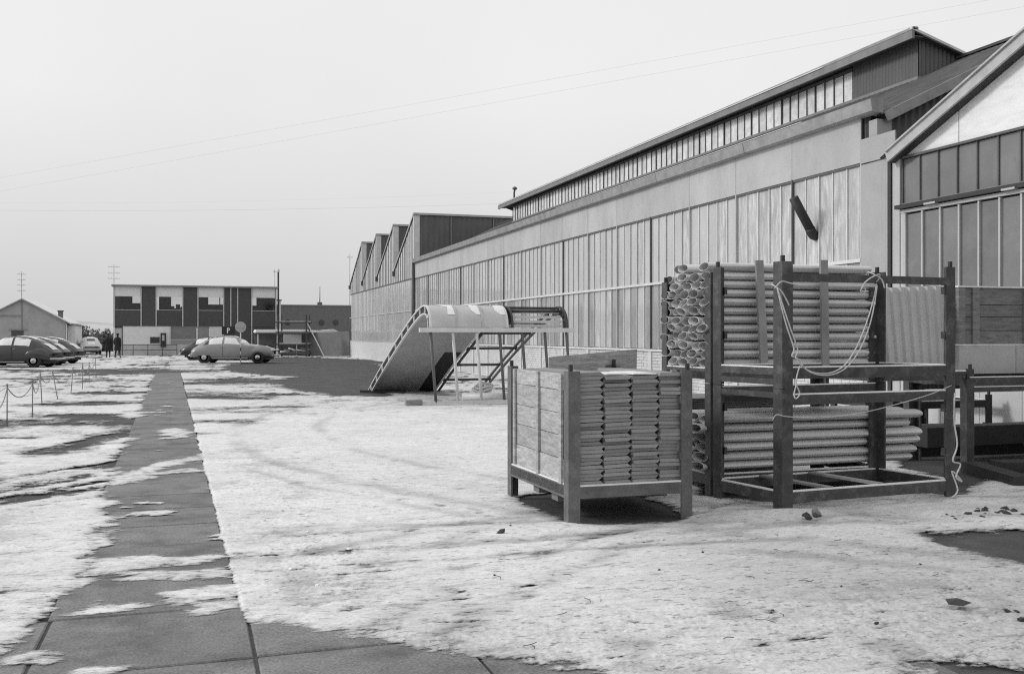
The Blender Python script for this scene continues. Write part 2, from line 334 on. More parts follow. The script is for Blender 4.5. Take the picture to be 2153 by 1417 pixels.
BARE = [[(1.79, 54.38), (4.98, 66.04), (9.67, 64.53), (9.12, 50.36), (4.74, 26.17), (3.68, 27.65), (3.14, 29.84), (3.03, 34.91), (4.16, 39.56), (2.88, 41.97), (1.9, 45.66)], [(5.47, 7.5), (6.06, 7.41), (6.35, 6.93), (6.64, 6.41), (5.59, 5.4), (5.5, 6.19), (5.53, 6.89)], [(3.05, 9.37), (3.06, 8.63), (3.09, 7.98), (3.11, 7.84), (4.15, 7.78), (4.26, 8.51), (4.22, 9.18), (3.58, 9.51)], [(5.4, 8.2), (4.9, 8.96), (5.57, 10.18), (7.75, 9.9), (8.29, 8.91), (7.32, 8.18), (6.56, 8.75)], [(11.74, 14.36), (15.72, 15.17), (9.63, 9.29), (8.19, 8.94), (8.16, 9.99)], [(-1.02, 5.4), (-0.86, 5.56), (-0.77, 5.88), (-0.71, 6.15), (-0.65, 6.79), (-0.31, 7.01), (-0.1, 6.94), (-0.13, 6.51), (-0.01, 6.08), (0.14, 5.88), (0.3, 5.63), (0.5, 5.52), (0.7, 5.27), (0.92, 5.1), (1.07, 4.86), (1.25, 4.79), (1.4, 4.63), (1.53, 4.58), (1.8, 4.35), (1.76, 3.98), (0.84, 3.66), (-0.86, 4.21)], [(3.43, 3.93), (3.67, 3.88), (3.88, 3.61), (3.54, 3.29), (3.02, 3.46)], [(4.64, 74.97), (7.78, 73.96), (10.6, 65.56), (10.72, 56.17), (8.03, 60.23), (4.0, 58.32)]]
SNOWY = [[(-0.73, 7.69), (-0.38, 7.67), (0.22, 7.58), (0.27, 7.36), (-0.02, 7.33), (-0.48, 7.27), (-0.64, 7.12)], [(-0.47, 7.16), (-0.17, 7.17), (0.28, 7.18), (0.26, 6.87), (0.1, 6.86), (-0.04, 6.83), (-0.31, 6.92), (-0.44, 6.93)], [(-0.11, 6.5), (0.27, 6.55), (0.27, 6.38), (0.07, 6.3), (-0.11, 6.36)], [(-0.07, 6.28), (0.32, 6.25), (0.25, 6.07), (0.04, 6.06)], [(-0.61, 6.3), (-0.47, 6.36), (-0.34, 6.32), (-0.46, 6.23), (-0.59, 6.21)], [(-0.88, 11.93), (-0.42, 13.21), (0.15, 14.08), (0.16, 13.69), (-0.35, 12.72), (-0.81, 11.64)], [(-0.89, 12.05), (0.08, 12.72), (0.13, 12.34), (-0.39, 12.09), (-0.8, 11.46)], [(-0.57, 17.86), (-0.27, 18.22), (-0.04, 17.69), (-0.11, 16.47), (-0.47, 16.98)], [(-0.5, 5.12), (-0.38, 5.13), (-0.36, 5.1), (-0.46, 5.06)], [(-0.84, 5.45), (-0.76, 5.46), (-0.75, 5.41), (-0.84, 5.41)]]

# rows are spaced evenly in perspective so that near snow is fine and far snow coarse; the heights depend on the place alone
nr, nc = 640, 900
k0, k1 = 1/3.0, 1/150.0
rr_ = 1/np.linspace(k0, k1, nr)
az = np.concatenate([np.linspace(-46, -30, 60)[:-1], np.linspace(-30, 30, nc-120), np.linspace(30, 50, 61)[1:]])
az = np.radians(az+17.79); nc = len(az)
R_, A_ = np.meshgrid(rr_, az, indexing='ij')
gx = (R_*np.sin(A_)).ravel(); gy = (R_*np.cos(A_)).ravel()
big = fbm(gx*.35, gy*.35, 3); mid = fbm(gx*1.6, gy*1.3, 11); fine = fbm(gx*7, gy*7, 23); tiny = fbm(gx*22, gy*22, 31, 3)
d = .024+.007*big+.005*mid+.0028*fine+.0010*tiny
rag = .10*fbm(gx*2.2, gy*2.2, 51)+.05*fbm(gx*9, gy*9, 57)                 # ragged outlines of patches, metres
# crumbled snow thrown beside the path and at the front
lump = np.exp(-((gx-.75-.1*mid)/.5)**2)*sst(5.0, 6.5, gy)*(1-sst(12, 17, gy))+.8*np.exp(-((gx+1.5)/.55)**2)*(1-sst(11, 15, gy))
lump = lump+.9*sst(5.7, 5.0, gy)*sst(.2, .8, gx)+.35*sst(8, 6, gy)*sst(3, 4.5, gx)
cr = np.abs(fbm(gx*9, gy*9, 71, 4)); cr2 = np.abs(fbm(gx*21, gy*21, 77, 3))
d += lump*(.014*(cr-.30)+.024*(cr2-.26))
# old wheel ruts sweeping across the middle
for (cxr, cyr, rad, wdt, dep) in ((9.5, -2.0, 10.9, .12, .006), (9.5, -2.0, 11.3, .08, .006), (8.0, -4.5, 12.1, .16, .0035), (8.0, -4.5, 12.75, .10, .005), (12, 4, 10.6, .12, .003), (12, 4, 11.1, .10, .003), (1.0, -30, 37.4, .14, .010), (1.0, -30, 36.9, .10, .008), (1.0, -30, 38.1, .1, .007)):
    q = np.hypot(gx-cxr, gy-cyr)-rad+.10*mid
    d += 1.2*dep*(-np.exp(-(q/wdt)**2)+.45*np.exp(-((np.abs(q)-wdt*1.7)/(wdt*.6))**2))
# footprints crossing the yard
rf = random.Random(41)
for (ax, ay, bx, by) in ((.9, 6.2, 2.6, 13.5), (1.3, 11.5, 3.0, 6.6), (.6, 14, 4.4, 18.5), (1.6, 5.6, 4.6, 6.6), (2.4, 8.8, .7, 16), (3.2, 12.5, 4.6, 20), (-1.4, 7.5, -2.6, 13), (4.6, 6.2, 7.2, 6.4), (1.0, 9.0, 2.5, 9.6)):
    L_ = math.hypot(bx-ax, by-ay); ux, uy = (bx-ax)/L_, (by-ay)/L_
    for k in range(int(L_/.36)):
        s_ = .09 if k % 2 else -.09; fx = ax+ux*k*.36-uy*s_+rf.uniform(-.05, .05); fy = ay+uy*k*.36+ux*s_+rf.uniform(-.05, .05)
        sel = np.where((np.abs(gx-fx) < .3) & (np.abs(gy-fy) < .3))[0]
        if not len(sel): continue
        al_ = (gx[sel]-fx)*ux+(gy[sel]-fy)*uy; ac_ = -(gx[sel]-fx)*uy+(gy[sel]-fy)*ux
        q = np.sqrt((al_/.14)**2+(ac_/.055)**2); d[sel] += rf.uniform(.005, .011)*(-np.exp(-q**4)+.4*np.exp(-((q-1.35)/.25)**2))
# thin wind-swept and driven-over ground further off
thin = fbm(gx*.8+3, gy*.55, 91, 5, .6); thin2 = fbm(gx*2.4, gy*1.7, 97, 5, .6)
leftf = sst(-.7, -1.4, gx)*sst(8, 14, gy); farf = sst(18, 34, gy); nearr = sst(.5, 1.0, gx)*sst(15, 24, gy)
d -= leftf*(.003+.014*sst(.05, .5, thin)+.012*sst(.0, .45, thin2))
d -= farf*(.003+.014*sst(.1, .5, thin)+.010*sst(.05, .5, thin2))
d -= nearr*(.004+.016*sst(.1, .5, thin2))
# scrapes and flecks in the foreground snow
fl = fbm(gx*3.2+gy*.8, gy*8.5-gx*1.5, 211, 4, .6); fl2 = fbm(gx*1.1+gy*.3, gy*3.2-gx*.5, 217, 4, .6)
fg = sst(10.5, 7.5, gy)*sst(.4, 1.2, gx)
d -= fg*(.026*sst(.28, .66, fl)*sst(-.2, .3, fl2)+.006*sst(.2, .6, fl2))
# diagonal skid streaks on the left
for (ax, ay, bx, by) in ((-4.5, 9.2, -.6, 14.0), (-4.5, 8.8, -.4, 13.2), (-4.5, 8.2, -.5, 12.2), (-4.5, 7.6, -.6, 10.9), (-3.6, 12.2, -.9, 17.8)):
    L_ = math.hypot(bx-ax, by-ay); ux, uy = (bx-ax)/L_, (by-ay)/L_; al = (gx-ax)*ux+(gy-ay)*uy; ac = -(gx-ax)*uy+(gy-ay)*ux
    mskk = sst(-.3, .3, al)*sst(L_+.3, L_-.6, al)
    stk = fbm(al*.8, ac*9, 131, 4); d -= mskk*np.exp(-(ac/.28)**2)*(.002+.024*np.clip(stk+.1, -.3, 1))
for (x0, y0, x1, y1, rr2, dep) in STROKES:
    pad = rr2*2+.4
    sel = np.where((gx > min(x0, x1)-pad) & (gx < max(x0, x1)+pad) & (gy > min(y0, y1)-pad) & (gy < max(y0, y1)+pad))[0]
    if not len(sel): continue
    px, py = gx[sel], gy[sel]; ex, ey = x1-x0, y1-y0
    t_ = np.clip(((px-x0)*ex+(py-y0)*ey)/(ex*ex+ey*ey+1e-9), 0, 1)
    q = np.hypot(px-x0-t_*ex, py-y0-t_*ey)/rr2+.9*fbm(px*1.1/max(.3, min(rr2, 1.2)), py*1.6/max(.3, min(rr2, 1.2)), 61)
    d[sel] -= min(.026, dep*.34)*(.55 if min(y0, y1) < 9 else 1)*sst(1.5, .2, q)
for P in BARE:
    xs_ = [p[0] for p in P]; ys_ = [p[1] for p in P]
    sel = np.where((gx > min(xs_)-1) & (gx < max(xs_)+1) & (gy > min(ys_)-1) & (gy < max(ys_)+1))[0]
    if not len(sel): continue
    sc_ = min(4.0, max(1.0, (min(ys_))/9.0))
    q = sdpoly(gx[sel], gy[sel], P)+rag[sel]*.55*sc_
    d[sel] = np.where(q < 0, np.minimum(d[sel], .016), d[sel])-.052*sst(.24*sc_, -.16*sc_, q)
# the bare path: clean right edge, ragged left edge
pc = gx-(.30-.0196*(gy-5.1))
ql = -(pc+1.02)+rag*2.0+.10; onp = sst(.03, -.03, pc+.02+.25*rag*sst(8, 12, gy))*sst(.22, -.14, ql)*sst(46, 42, gy)*sst(4.2, 4.8, gy)
d -= .060*onp
d += onp*.056*sst(.18, .60, fbm(gx*1.6, gy*5.5, 141, 5, .6))           # wisps of drift left on the slabs
for P in SNOWY:
    xs_ = [p[0] for p in P]; ys_ = [p[1] for p in P]
    sel = np.where((gx > min(xs_)-.6) & (gx < max(xs_)+.6) & (gy > min(ys_)-.6) & (gy < max(ys_)+.6))[0]
    if not len(sel): continue
    q = sdpoly(gx[sel], gy[sel], P)+rag[sel]*.9+.12*fbm(gx[sel]*3, gy[sel]*11, 151)
    d[sel] = np.maximum(d[sel], -.038+.050*sst(.26, -.10, q)+.007*fine[sel])
# little drifts banked against feet of the racks
for (fx, fy, hh, ww) in ((3.06, 7.80, .035, .16), (4.2, 7.82, .03, .14), (5.05, 7.70, .06, .28), (4.7, 7.75, .05, .3), (5.5, 7.5, .05, .35), (7.1, 7.8, .04, .3), (2.98, 9.4, .03, .14), (6.3, 7.3, .04, .5)):
    d += hh*np.exp(-((gx-fx)**2+(gy-fy)**2)/ww**2)
d += .10*np.exp(-((gx-5.9)/1.5)**2-((gy-6.9)/.45)**2)*.5
d = np.maximum(d, -.05)
me = bpy.data.meshes.new('snow')
idx = np.arange(nr*nc).reshape(nr, nc)
quads = np.stack([idx[:-1, :-1], idx[:-1, 1:], idx[1:, 1:], idx[1:, :-1]], -1).reshape(-1, 4)
keep = (d[quads] > -.045).any(1); quads = quads[keep]
used = np.zeros(nr*nc, bool); used[quads.ravel()] = True
remap = np.cumsum(used)-1; quads = remap[quads]
co = np.stack([gx, gy, np.maximum(d, 0)*.5+.005], 1)[used]; dd = d[used]
me.vertices.add(len(co)); me.vertices.foreach_set('co', co.ravel())
me.loops.add(quads.size); me.loops.foreach_set('vertex_index', quads.ravel()[::1].astype(np.int32))
me.polygons.add(len(quads)); me.polygons.foreach_set('loop_start', np.arange(0, quads.size, 4, dtype=np.int32))
me.polygons.foreach_set('use_smooth', np.ones(len(quads), bool))
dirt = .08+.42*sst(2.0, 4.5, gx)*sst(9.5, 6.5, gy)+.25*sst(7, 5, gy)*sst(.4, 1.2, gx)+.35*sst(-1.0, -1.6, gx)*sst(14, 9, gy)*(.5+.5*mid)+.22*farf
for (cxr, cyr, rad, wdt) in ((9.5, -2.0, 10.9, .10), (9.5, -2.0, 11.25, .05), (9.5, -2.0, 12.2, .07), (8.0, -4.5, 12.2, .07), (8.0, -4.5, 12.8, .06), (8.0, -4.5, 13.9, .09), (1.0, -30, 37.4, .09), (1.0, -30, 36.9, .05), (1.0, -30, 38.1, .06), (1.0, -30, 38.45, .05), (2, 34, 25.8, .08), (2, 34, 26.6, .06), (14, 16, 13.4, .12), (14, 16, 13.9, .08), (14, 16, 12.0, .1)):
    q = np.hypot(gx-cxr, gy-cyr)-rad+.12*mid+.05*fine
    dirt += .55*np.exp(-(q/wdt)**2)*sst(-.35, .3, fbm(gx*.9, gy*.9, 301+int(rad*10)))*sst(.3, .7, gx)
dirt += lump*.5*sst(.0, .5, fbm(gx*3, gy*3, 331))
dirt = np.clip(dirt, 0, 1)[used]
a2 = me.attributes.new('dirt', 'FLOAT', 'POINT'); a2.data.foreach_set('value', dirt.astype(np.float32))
att = me.attributes.new('depth', 'FLOAT', 'POINT'); att.data.foreach_set('value', dd.astype(np.float32))
me.update(calc_edges=True); me.validate(); me.materials.append(MATS['snow'])
me.flip_normals() if me.polygons[0].normal.z < 0 else None
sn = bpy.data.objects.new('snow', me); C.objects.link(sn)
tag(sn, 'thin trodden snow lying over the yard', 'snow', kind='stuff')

# ------------------------------------------------------------------ main glazed hall: long wall in the plane X = 11.3
X0 = 11.3; PW = .427; YN = 14.92; NP = 87; YF = YN+PW*NP
hall = thing('factory_hall', 'long glazed factory hall with a roof monitor and dark gutter line behind the racks', 'building', (X0, 33, 0))
def pane_mesh(nm, w, h, m, t_=.012):
    return mesh(nm, boxv(0, t_, -w/2, w/2, 0, h), BOXF, m)
pm = {}
for nm, z0, z1 in (('u', 2.97, 4.62), ('l', 1.27, 2.90)):
    for g_ in ('glass_hall', 'glass_wash', 'glass_base'):
        pm[nm, g_] = pane_mesh('pane', PW-.028, z1-z0, g_)
rng = random.Random(3)
for i in range(NP):
    y = YN+PW*(i+.5)
    gk = 'glass_wash' if (i < 9 or (i < 16 and rng.random() < .45) or rng.random() < .10) else 'glass_hall'
    o = link('pane', pm['u', gk], hall, (X0+.03+rng.uniform(-.004, .004), y, 2.97)); o.rotation_euler = (0, rng.uniform(-.002, .002), rng.uniform(-.004, .004))
    gk = 'glass_wash' if rng.random() < .12 else ('glass_base' if rng.random() < .75 else 'glass_hall')
    o = link('pane', pm['l', gk], hall, (X0+.03+rng.uniform(-.004, .004), y, 1.27)); o.rotation_euler = (0, rng.uniform(-.002, .002), rng.uniform(-.004, .004))
bm_l = mesh('glazing_bar', boxv(0, .05, -.012, .012, 0, 3.41), BOXF, 'light_bar'); bm_d = mesh('glazing_bar', boxv(0, .05, -.014, .014, 0, 3.41), BOXF, 'alu_frame')
bm_k = mesh('mullion', boxv(-.02, .06, -.016, .016, 0, 3.44), BOXF, 'dark_bar'); bm_w = mesh('mullion', boxv(-.02, .06, -.018, .018, 0, 3.44), BOXF, 'alu_panel')
for i in range(NP+1):
    y = YN+PW*i
    if i % 5 == 0: link('mullion', bm_k if i % 15 == 5 else bm_w, hall, (X0, y, 1.24))
    else: link('glazing_bar', bm_l if (i % 7 in (0, 3) or i < 14) else bm_d, hall, (X0+.005, y, 1.25))
box('mid_rail', X0-.03, X0+.05, YN, YF, 2.905, 2.965, 'light_bar', hall)
box('sill', X0-.05, X0+.06, YN, YF, 1.20, 1.255, 'light_bar', hall)
box('head_rail', X0-.005, X0+.06, YN, YF, 4.62, 4.66, 'dark_bar', hall)
box('back_wall', X0+.062, X0+.16, YN-.1, YF, 0, 5.5, 'dark_bar', hall)
# painted brick base, course by course in real joints
base = box('brick_base', X0+.012, X0+.06, YN, YF, 0, 1.195, 'mortar', hall)
V = []; F = []
for r in range(15):
    z0 = .01+r*.079
    off = .115 if r % 2 else 0
    y = YN-off
    while y < YF:
        a, b2 = max(YN+.003, y+.005), min(YF-.003, y+.225)
        if b2-a > .04:
            kx = rng.uniform(-.004, .004)
            k = len(V); V += boxv(X0+kx, X0+.03, a, b2, z0, z0+.068); F += [tuple(q+k for q in f) for f in BOXF]
        y += .23
tag(mk('brick_courses', V, F, 'white_brick', base), kind='stuff')
pil = mesh('pilaster', boxv(-.03, .02, -.09, .09, 0, 1.19), BOXF, 'white_brick')
for i in range(0, NP+1, 5): link('pilaster', pil, hall, (X0-.006, YN+PW*i, 0))
# sheet fascia above the glass
fm = mesh('fascia_panel', boxv(0, .03, -PW*2.5+.006, PW*2.5-.006, 0, .80), BOXF, 'alu_panel')
for i in range(17):
    o = link('fascia_panel', fm, hall, (X0-.012+rng.uniform(-.003, .003), YN+PW*5*(i+.5), 4.665))
box('fascia_panel', X0-.012, X0+.02, YN+PW*85+.006, YF, 4.665, 5.465, 'alu_panel', hall)
# gutter in lengths
gp = [(-.16, .02), (-.10, 0), (.06, 0), (.06, .235), (-.14, .235), (-.20, .22)]
for i in range(9):
    a = 14.42+i*4.19
    V, F = prism([(X0+x, 5.455+z) for x, z in gp], 'y', a, a+4.17); mk('gutter', V, F, 'gutter', hall)
# roof slopes, corrugated down the slope
SL = .4775; ZE = 5.41; XR = X0+4.6; ZR = ZE+4.6*SL
nl = math.hypot(1, SL)
roof = corr('roof', (X0+.08, 14.42, ZE+.045), (0, 1, 0), (1, 0, SL), YF-14.42, lin(0, 0), lin(4.52*nl, 0), .177, .022, 'roof_dark', hall)
corr('roof', (XR+4.7, 14.42, ZE-.04), (0, 1, 0), (-1, 0, SL), YF-14.42, lin(0, 0), lin(4.72*nl, 0), .177, .022, 'roof_dark', hall)
box('ridge_cap', XR-.14, XR+.14, 14.40, YF, ZR-.01, ZR+.045, 'roof_dark', hall)
# near gable end: corrugated sheet, rake boards, corner post
corr('gable_sheet', (X0+.34, 14.62, 4.55), (1, 0, 0), (0, 0, 1), 4.2, lin(0, 0), lin(.93, SL), .15, .018, 'corr_dark', hall)
corr('gable_sheet', (XR, 14.63, 4.55), (1, 0, 0), (0, 0, 1), 4.5, lin(0, 0), lin(ZR-4.6, -SL), .15, .018, 'corr_dark', hall)
bar('rake_board', (X0+.12, 14.40, ZE-.02), (XR, 14.40, ZR-.07), .05, .17, 'gutter', hall)
bar('rake_board', (XR, 14.40, ZR-.12), (XR+4.6, 14.40, ZE-.12), .05, .24, 'soffit', hall)
bar('rake_soffit', (X0+.12, 14.50, ZE-.08), (XR, 14.50, ZR-.14), .14, .02, 'dark_bar', hall)
box('corner_post', X0+.0, X0+.30, 14.50, 14.72, 4.6, 5.36, 'pier', hall)
box('corner_post', X0+.05, X0+.25, 14.73, 14.86, 4.6, 5.45, 'black', hall)
box('end_wall', X0+.2, X0+9.2, 14.68, 14.80, 0, 4.6, 'corr_dark', hall)
# roof monitor
XM = X0+3.5; ZM = 7.085; ym0, ym1 = 19.85, 46.0; pwm = .3736; nm_ = 70
monp = mesh('monitor_pane', boxv(0, .012, -pwm/2+.014, pwm/2-.014, 0, .66), BOXF, 'glass_monitor')
mbar = mesh('monitor_bar', boxv(-.005, .04, -.011, .011, 0, .68), BOXF, 'dark_bar'); mpost = mesh('monitor_post', boxv(-.012, .05, -.022, .022, 0, .70), BOXF, 'black_steel')
monr = corr('monitor_roof', (XM-.32, 17.45, 8.05), (0, 1, 0), (1, 0, -.30), 29.85, lin(0, 0), lin(1.65, 0), .15, .018, 'roof_dark', hall)
for i in range(nm_):
    o = link('monitor_pane', monp, hall, (XM+.02, ym0+pwm*(i+.5), ZM+.07)); o.rotation_euler = (0, rng.uniform(-.01, .01), rng.uniform(-.03, .03))
for i in range(nm_+1):
    link('monitor_post' if i % 4 == 0 else 'monitor_bar', mpost if i % 4 == 0 else mbar, hall, (XM, ym0+pwm*i, ZM+.06))
box('gutter_snow', X0-.19, X0-.02, 16.5, 30, 5.691, 5.70, 'snow_cap', hall)
box('monitor_sill', XM-.06, XM+.06, 17.6, ym1, ZM-.03, ZM+.055, 'soffit', hall)
box('monitor_head', XM-.04, XM+.05, ym0, ym1, ZM+.735, ZM+.80, 'dark_bar', hall)
box('monitor_fascia', XM-.36, XM-.30, 17.40, 47.3, 7.87, 8.04, 'soffit', hall)
box('eaves_snow', XM-.385, XM-.31, 20.5, 47.2, 8.043, 8.06, 'snow_cap', hall)
box('eaves_roll', XM-.33, XM-.20, 17.40, 47.3, 8.062, 8.12, 'gutter', hall)
box('monitor_soffit', XM-.30, XM+.02, 17.45, 47.3, 7.93, 7.95, 'dark_bar', hall)
corr('monitor_cheek', (XM-.01, ym0, ZM-.02), (0, -1, 0), (0, 0, 1), ym0-17.62, lin(0, 0), lin(.92, 0), .11, .014, 'corr_dark', hall)
corr('monitor_end', (XM, 17.62, ZM-.05), (1, 0, 0), (0, 0, 1), 1.15, lin(.0, SL*.9), lin(1.0, -.30), .11, .014, 'corr_dark', hall)
box('monitor_back', XM+.06, XM+.10, 17.7, ym1, ZM-.3, 7.9, 'dark_bar', hall)
box('monitor_far_end', XM, XM+1.1, ym1, ym1+.05, ZM-.3, 7.75, 'corr_dark', hall)
mk('monitor_verge', *prism([(XM-.36, 8.06), (XM+1.25, 7.58), (XM+1.25, 7.63), (XM-.36, 8.115)], 'y', 17.40, 17.47), 'light_bar', hall)
tube('downpipe', [(X0-.10, YF+.12, 5.5), (X0-.10, YF+.12, .1)], .085, 'dark_bar', hall, 10)
tube('vent_pipe', [(XM+.2, 46.4, 7.8), (XM+.2, 46.4, 8.62), (XM+.2, 46.3, 8.72)], .045, 'dark_bar', hall)
tag(mk('vent_cowl', *lathev([(.05, 0), (.12, .03), (.12, .10), (.03, .16)], 10, 'z', (XM+.2, 46.3, 8.72)), 'dark_bar', hall, True))
# stub exhaust pipe sticking out of the glass
st = thing('exhaust_pipe', 'short black exhaust pipe sticking up and out of the glazed wall', 'pipe', (X0-.05, 16.3, 3.55))
tube('barrel', [(X0-.10, 16.30, 3.60), (X0-.49, 16.28, 4.20)], .088, 'black', st, 14)
tube('elbow', [(X0+.04, 16.32, 3.50), (X0-.04, 16.31, 3.52), (X0-.09, 16.305, 3.58), (X0-.12, 16.30, 3.64)], .095, 'black', st, 14)

# ------------------------------------------------------------------ near gabled hall on the right, same wall line
g2 = thing('gabled_hall', 'gabled workshop with a white gable and large glazed sliding door at the right edge', 'building', (X0, 9, 0))
GE = 14.12; GS = .41; GZ = 4.60; GR = GE-5.1
box('pier_panel', X0-.02, X0+.05, 14.16, 14.90, 0.02, 4.62, 'pier', g2)
box('connecting_plate', X0-.05, X0-.022, 13.98, 14.90, 4.635, 5.06, 'pier', g2)
box('downpipe', X0-.08, X0-.025, 14.05, 14.13, 0.02, 4.56, 'black_steel', g2)
box('door_post', X0-.05, X0+.05, 13.86, 14.04, 0.02, 4.56, 'alu_panel', g2)
for k, (a, b2) in enumerate(((GE-.05, 12.56), (12.55, 10.8), (10.79, GR), (GR-.01, 7.3), (7.29, 5.5), (5.49, 3.99))):
    za, zb = GZ+GS*(min(GE-a, a-3.92)), GZ+GS*(min(GE-b2, b2-3.92))
    mk('gable_panel', *prism([(a-.004, 4.585), (b2+.004, 4.585), (b2+.004, max(4.6, zb)), (a-.004, max(4.6, za))], 'x', X0-.01, X0+.03), 'white_panel', g2)
box('gable_cill', X0-.05, X0+.05, 3.92, GE, 4.545, 4.583, 'dark_bar', g2)
# upper fixed glazing and the sliding door below it
y = 13.85; up = mesh('transom_pane', boxv(0, .012, -.40, 0, 0, .76), BOXF, 'glass_dark'); ub = mesh('transom_bar', boxv(-.01, .04, -.012, .012, 0, .78), BOXF, 'dark_bar')
dp = mesh('door_pane', boxv(0, .012, -.385, 0, 0, 2.10), BOXF, 'glass_dark'); db = mesh('door_bar', boxv(-.02, .04, -.018, .018, 0, 2.14), BOXF, 'alu_panel')
dl = mesh('door_panel', boxv(0, .02, -.80, 0, 0, 1.34), BOXF, 'pale_sheet')
for i in range(23):
    yy = 13.84-.415*i
    o = link('transom_pane', up, g2, (X0+.01, yy-.007, 3.775)); o.rotation_euler.z = rng.uniform(-.01, .01)
    link('transom_bar', ub, g2, (X0-.005, yy, 3.77))
for i in range(24):
    yy = 13.70-.405*i
    o = link('door_pane', dp, g2, (X0-.045, yy-.01, 1.50)); o.rotation_euler.z = rng.uniform(-.008, .008)
    link('door_bar', db, g2, (X0-.06, yy, 1.48))
for i in range(12): link('door_panel', dl, g2, (X0-.06, 13.70-.81*i-.004, .10))
box('door_head', X0-.09, X0-.0, 4.0, 13.80, 3.63, 3.685, 'alu_panel', g2)
box('door_stile', X0-.08, X0-.01, 13.72, 13.80, .05, 3.63, 'alu_panel', g2)
box('door_track', X0-.16, X0-.04, 3.95, 13.86, 3.70, 3.765, 'black_steel', g2)
for i in range(6): box('track_hanger', X0-.17, X0-.10, 12.9-1.6*i, 13.15-1.6*i, 3.69, 3.72, 'alu_frame', g2)
box('transom_cill', X0-.035, X0+.0, 3.95, 13.86, 3.768, 3.80, 'soffit', g2)
box('door_bottom_rail', X0-.08, X0-.02, 4.0, 13.80, 1.44, 1.50, 'alu_frame', g2)
box('inner_wall', X0+.07, X0+.15, 3.95, GE, 0, 4.6, 'dark_bar', g2)
# rake of the gable: bargeboard with a dark underside
for (ya, yb) in ((GE-.14, GR), (4.06, GR)):
    za, zb = GZ-.03, GZ+GS*4.96-.01
    bar('bargeboard', (X0-.20, ya, za+.02), (X0-.20, yb, zb), .05, .17, 'alu_frame', g2, up=(0, 0, 1))
    bar('rake_soffit', (X0-.09, ya, za-.06), (X0-.09, yb, zb-.08), .18, .03, 'black_steel', g2)
    bar('verge_cap', (X0-.21, ya, za+.115), (X0-.21, yb, zb+.10), .10, .03, 'alu_frame', g2)
corr('roof', (X0-.17, GE+.1, GZ+.02), (1, 0, 0), (0, -1, GS), 14, lin(0, 0), lin(5.3*math.hypot(1, GS), 0), .177, .022, 'roof_dark', g2)
corr('roof', (X0-.17, 3.82, GZ+.02), (1, 0, 0), (0, 1, GS), 14, lin(0, 0), lin(5.3*math.hypot(1, GS), 0), .177, .022, 'roof_dark', g2)
box('side_wall', X0+.16, X0+13.8, 3.95, 4.05, 0, 4.6, 'fibre_panel', g2)
box('kerb_beam', X0-.30, X0-.12, 3.9, 14.1, -.01, .13, 'black_steel', g2)

# ------------------------------------------------------------------ sawtooth hall beyond
sh = thing('sawtooth_hall', 'far sawtooth-roofed hall with four dark shed gables beyond the long glazed hall', 'building', (X0, 64, 0))
YS = YF+.30; TW = 5.72; ZV = 5.35; ZP = 8.1; NT = 4; YE = YS+NT*TW
box('brick_base', X0, X0+.1, YS, YE, 0, 1.22, 'white_brick', sh)
box('far_wall', X0+.1, X0+24, YE-.1, YE, 0, 5.3, 'house_wall', sh)
box('core', X0+.09, X0+.3, YS, YE, 0, 5.2, 'dark_bar', sh)
box('mid_rail', X0-.02, X0+.05, YS, YE, 2.93, 2.97, 'light_bar', sh); box('sill', X0-.03, X0+.05, YS, YE, 1.22, 1.25, 'light_bar', sh)
box('head_rail', X0-.01, X0+.06, YS, YE, 4.66, 4.70, 'dark_bar', sh)
s1 = pane_mesh('pane', .545, 1.66, 'glass_wash'); s2 = pane_mesh('pane', .545, 1.66, 'glass_hall'); sb_ = mesh('glazing_bar', boxv(0, .04, -.012, .012, 0, 3.4), BOXF, 'light_bar')
npn = int((YE-YS)/.572)
for i in range(npn):
    yy = YS+.572*(i+.5)
    o = link('pane', s1 if rng.random() < .7 else s2, sh, (X0+.02, yy, 2.985)); o.rotation_euler.z = rng.uniform(-.01, .01)
    o = link('pane', s1 if rng.random() < .5 else s2, sh, (X0+.02, yy, 1.26)); o.rotation_euler.z = rng.uniform(-.01, .01)
    link('glazing_bar', sb_, sh, (X0+.0, YS+.572*i, 1.26))
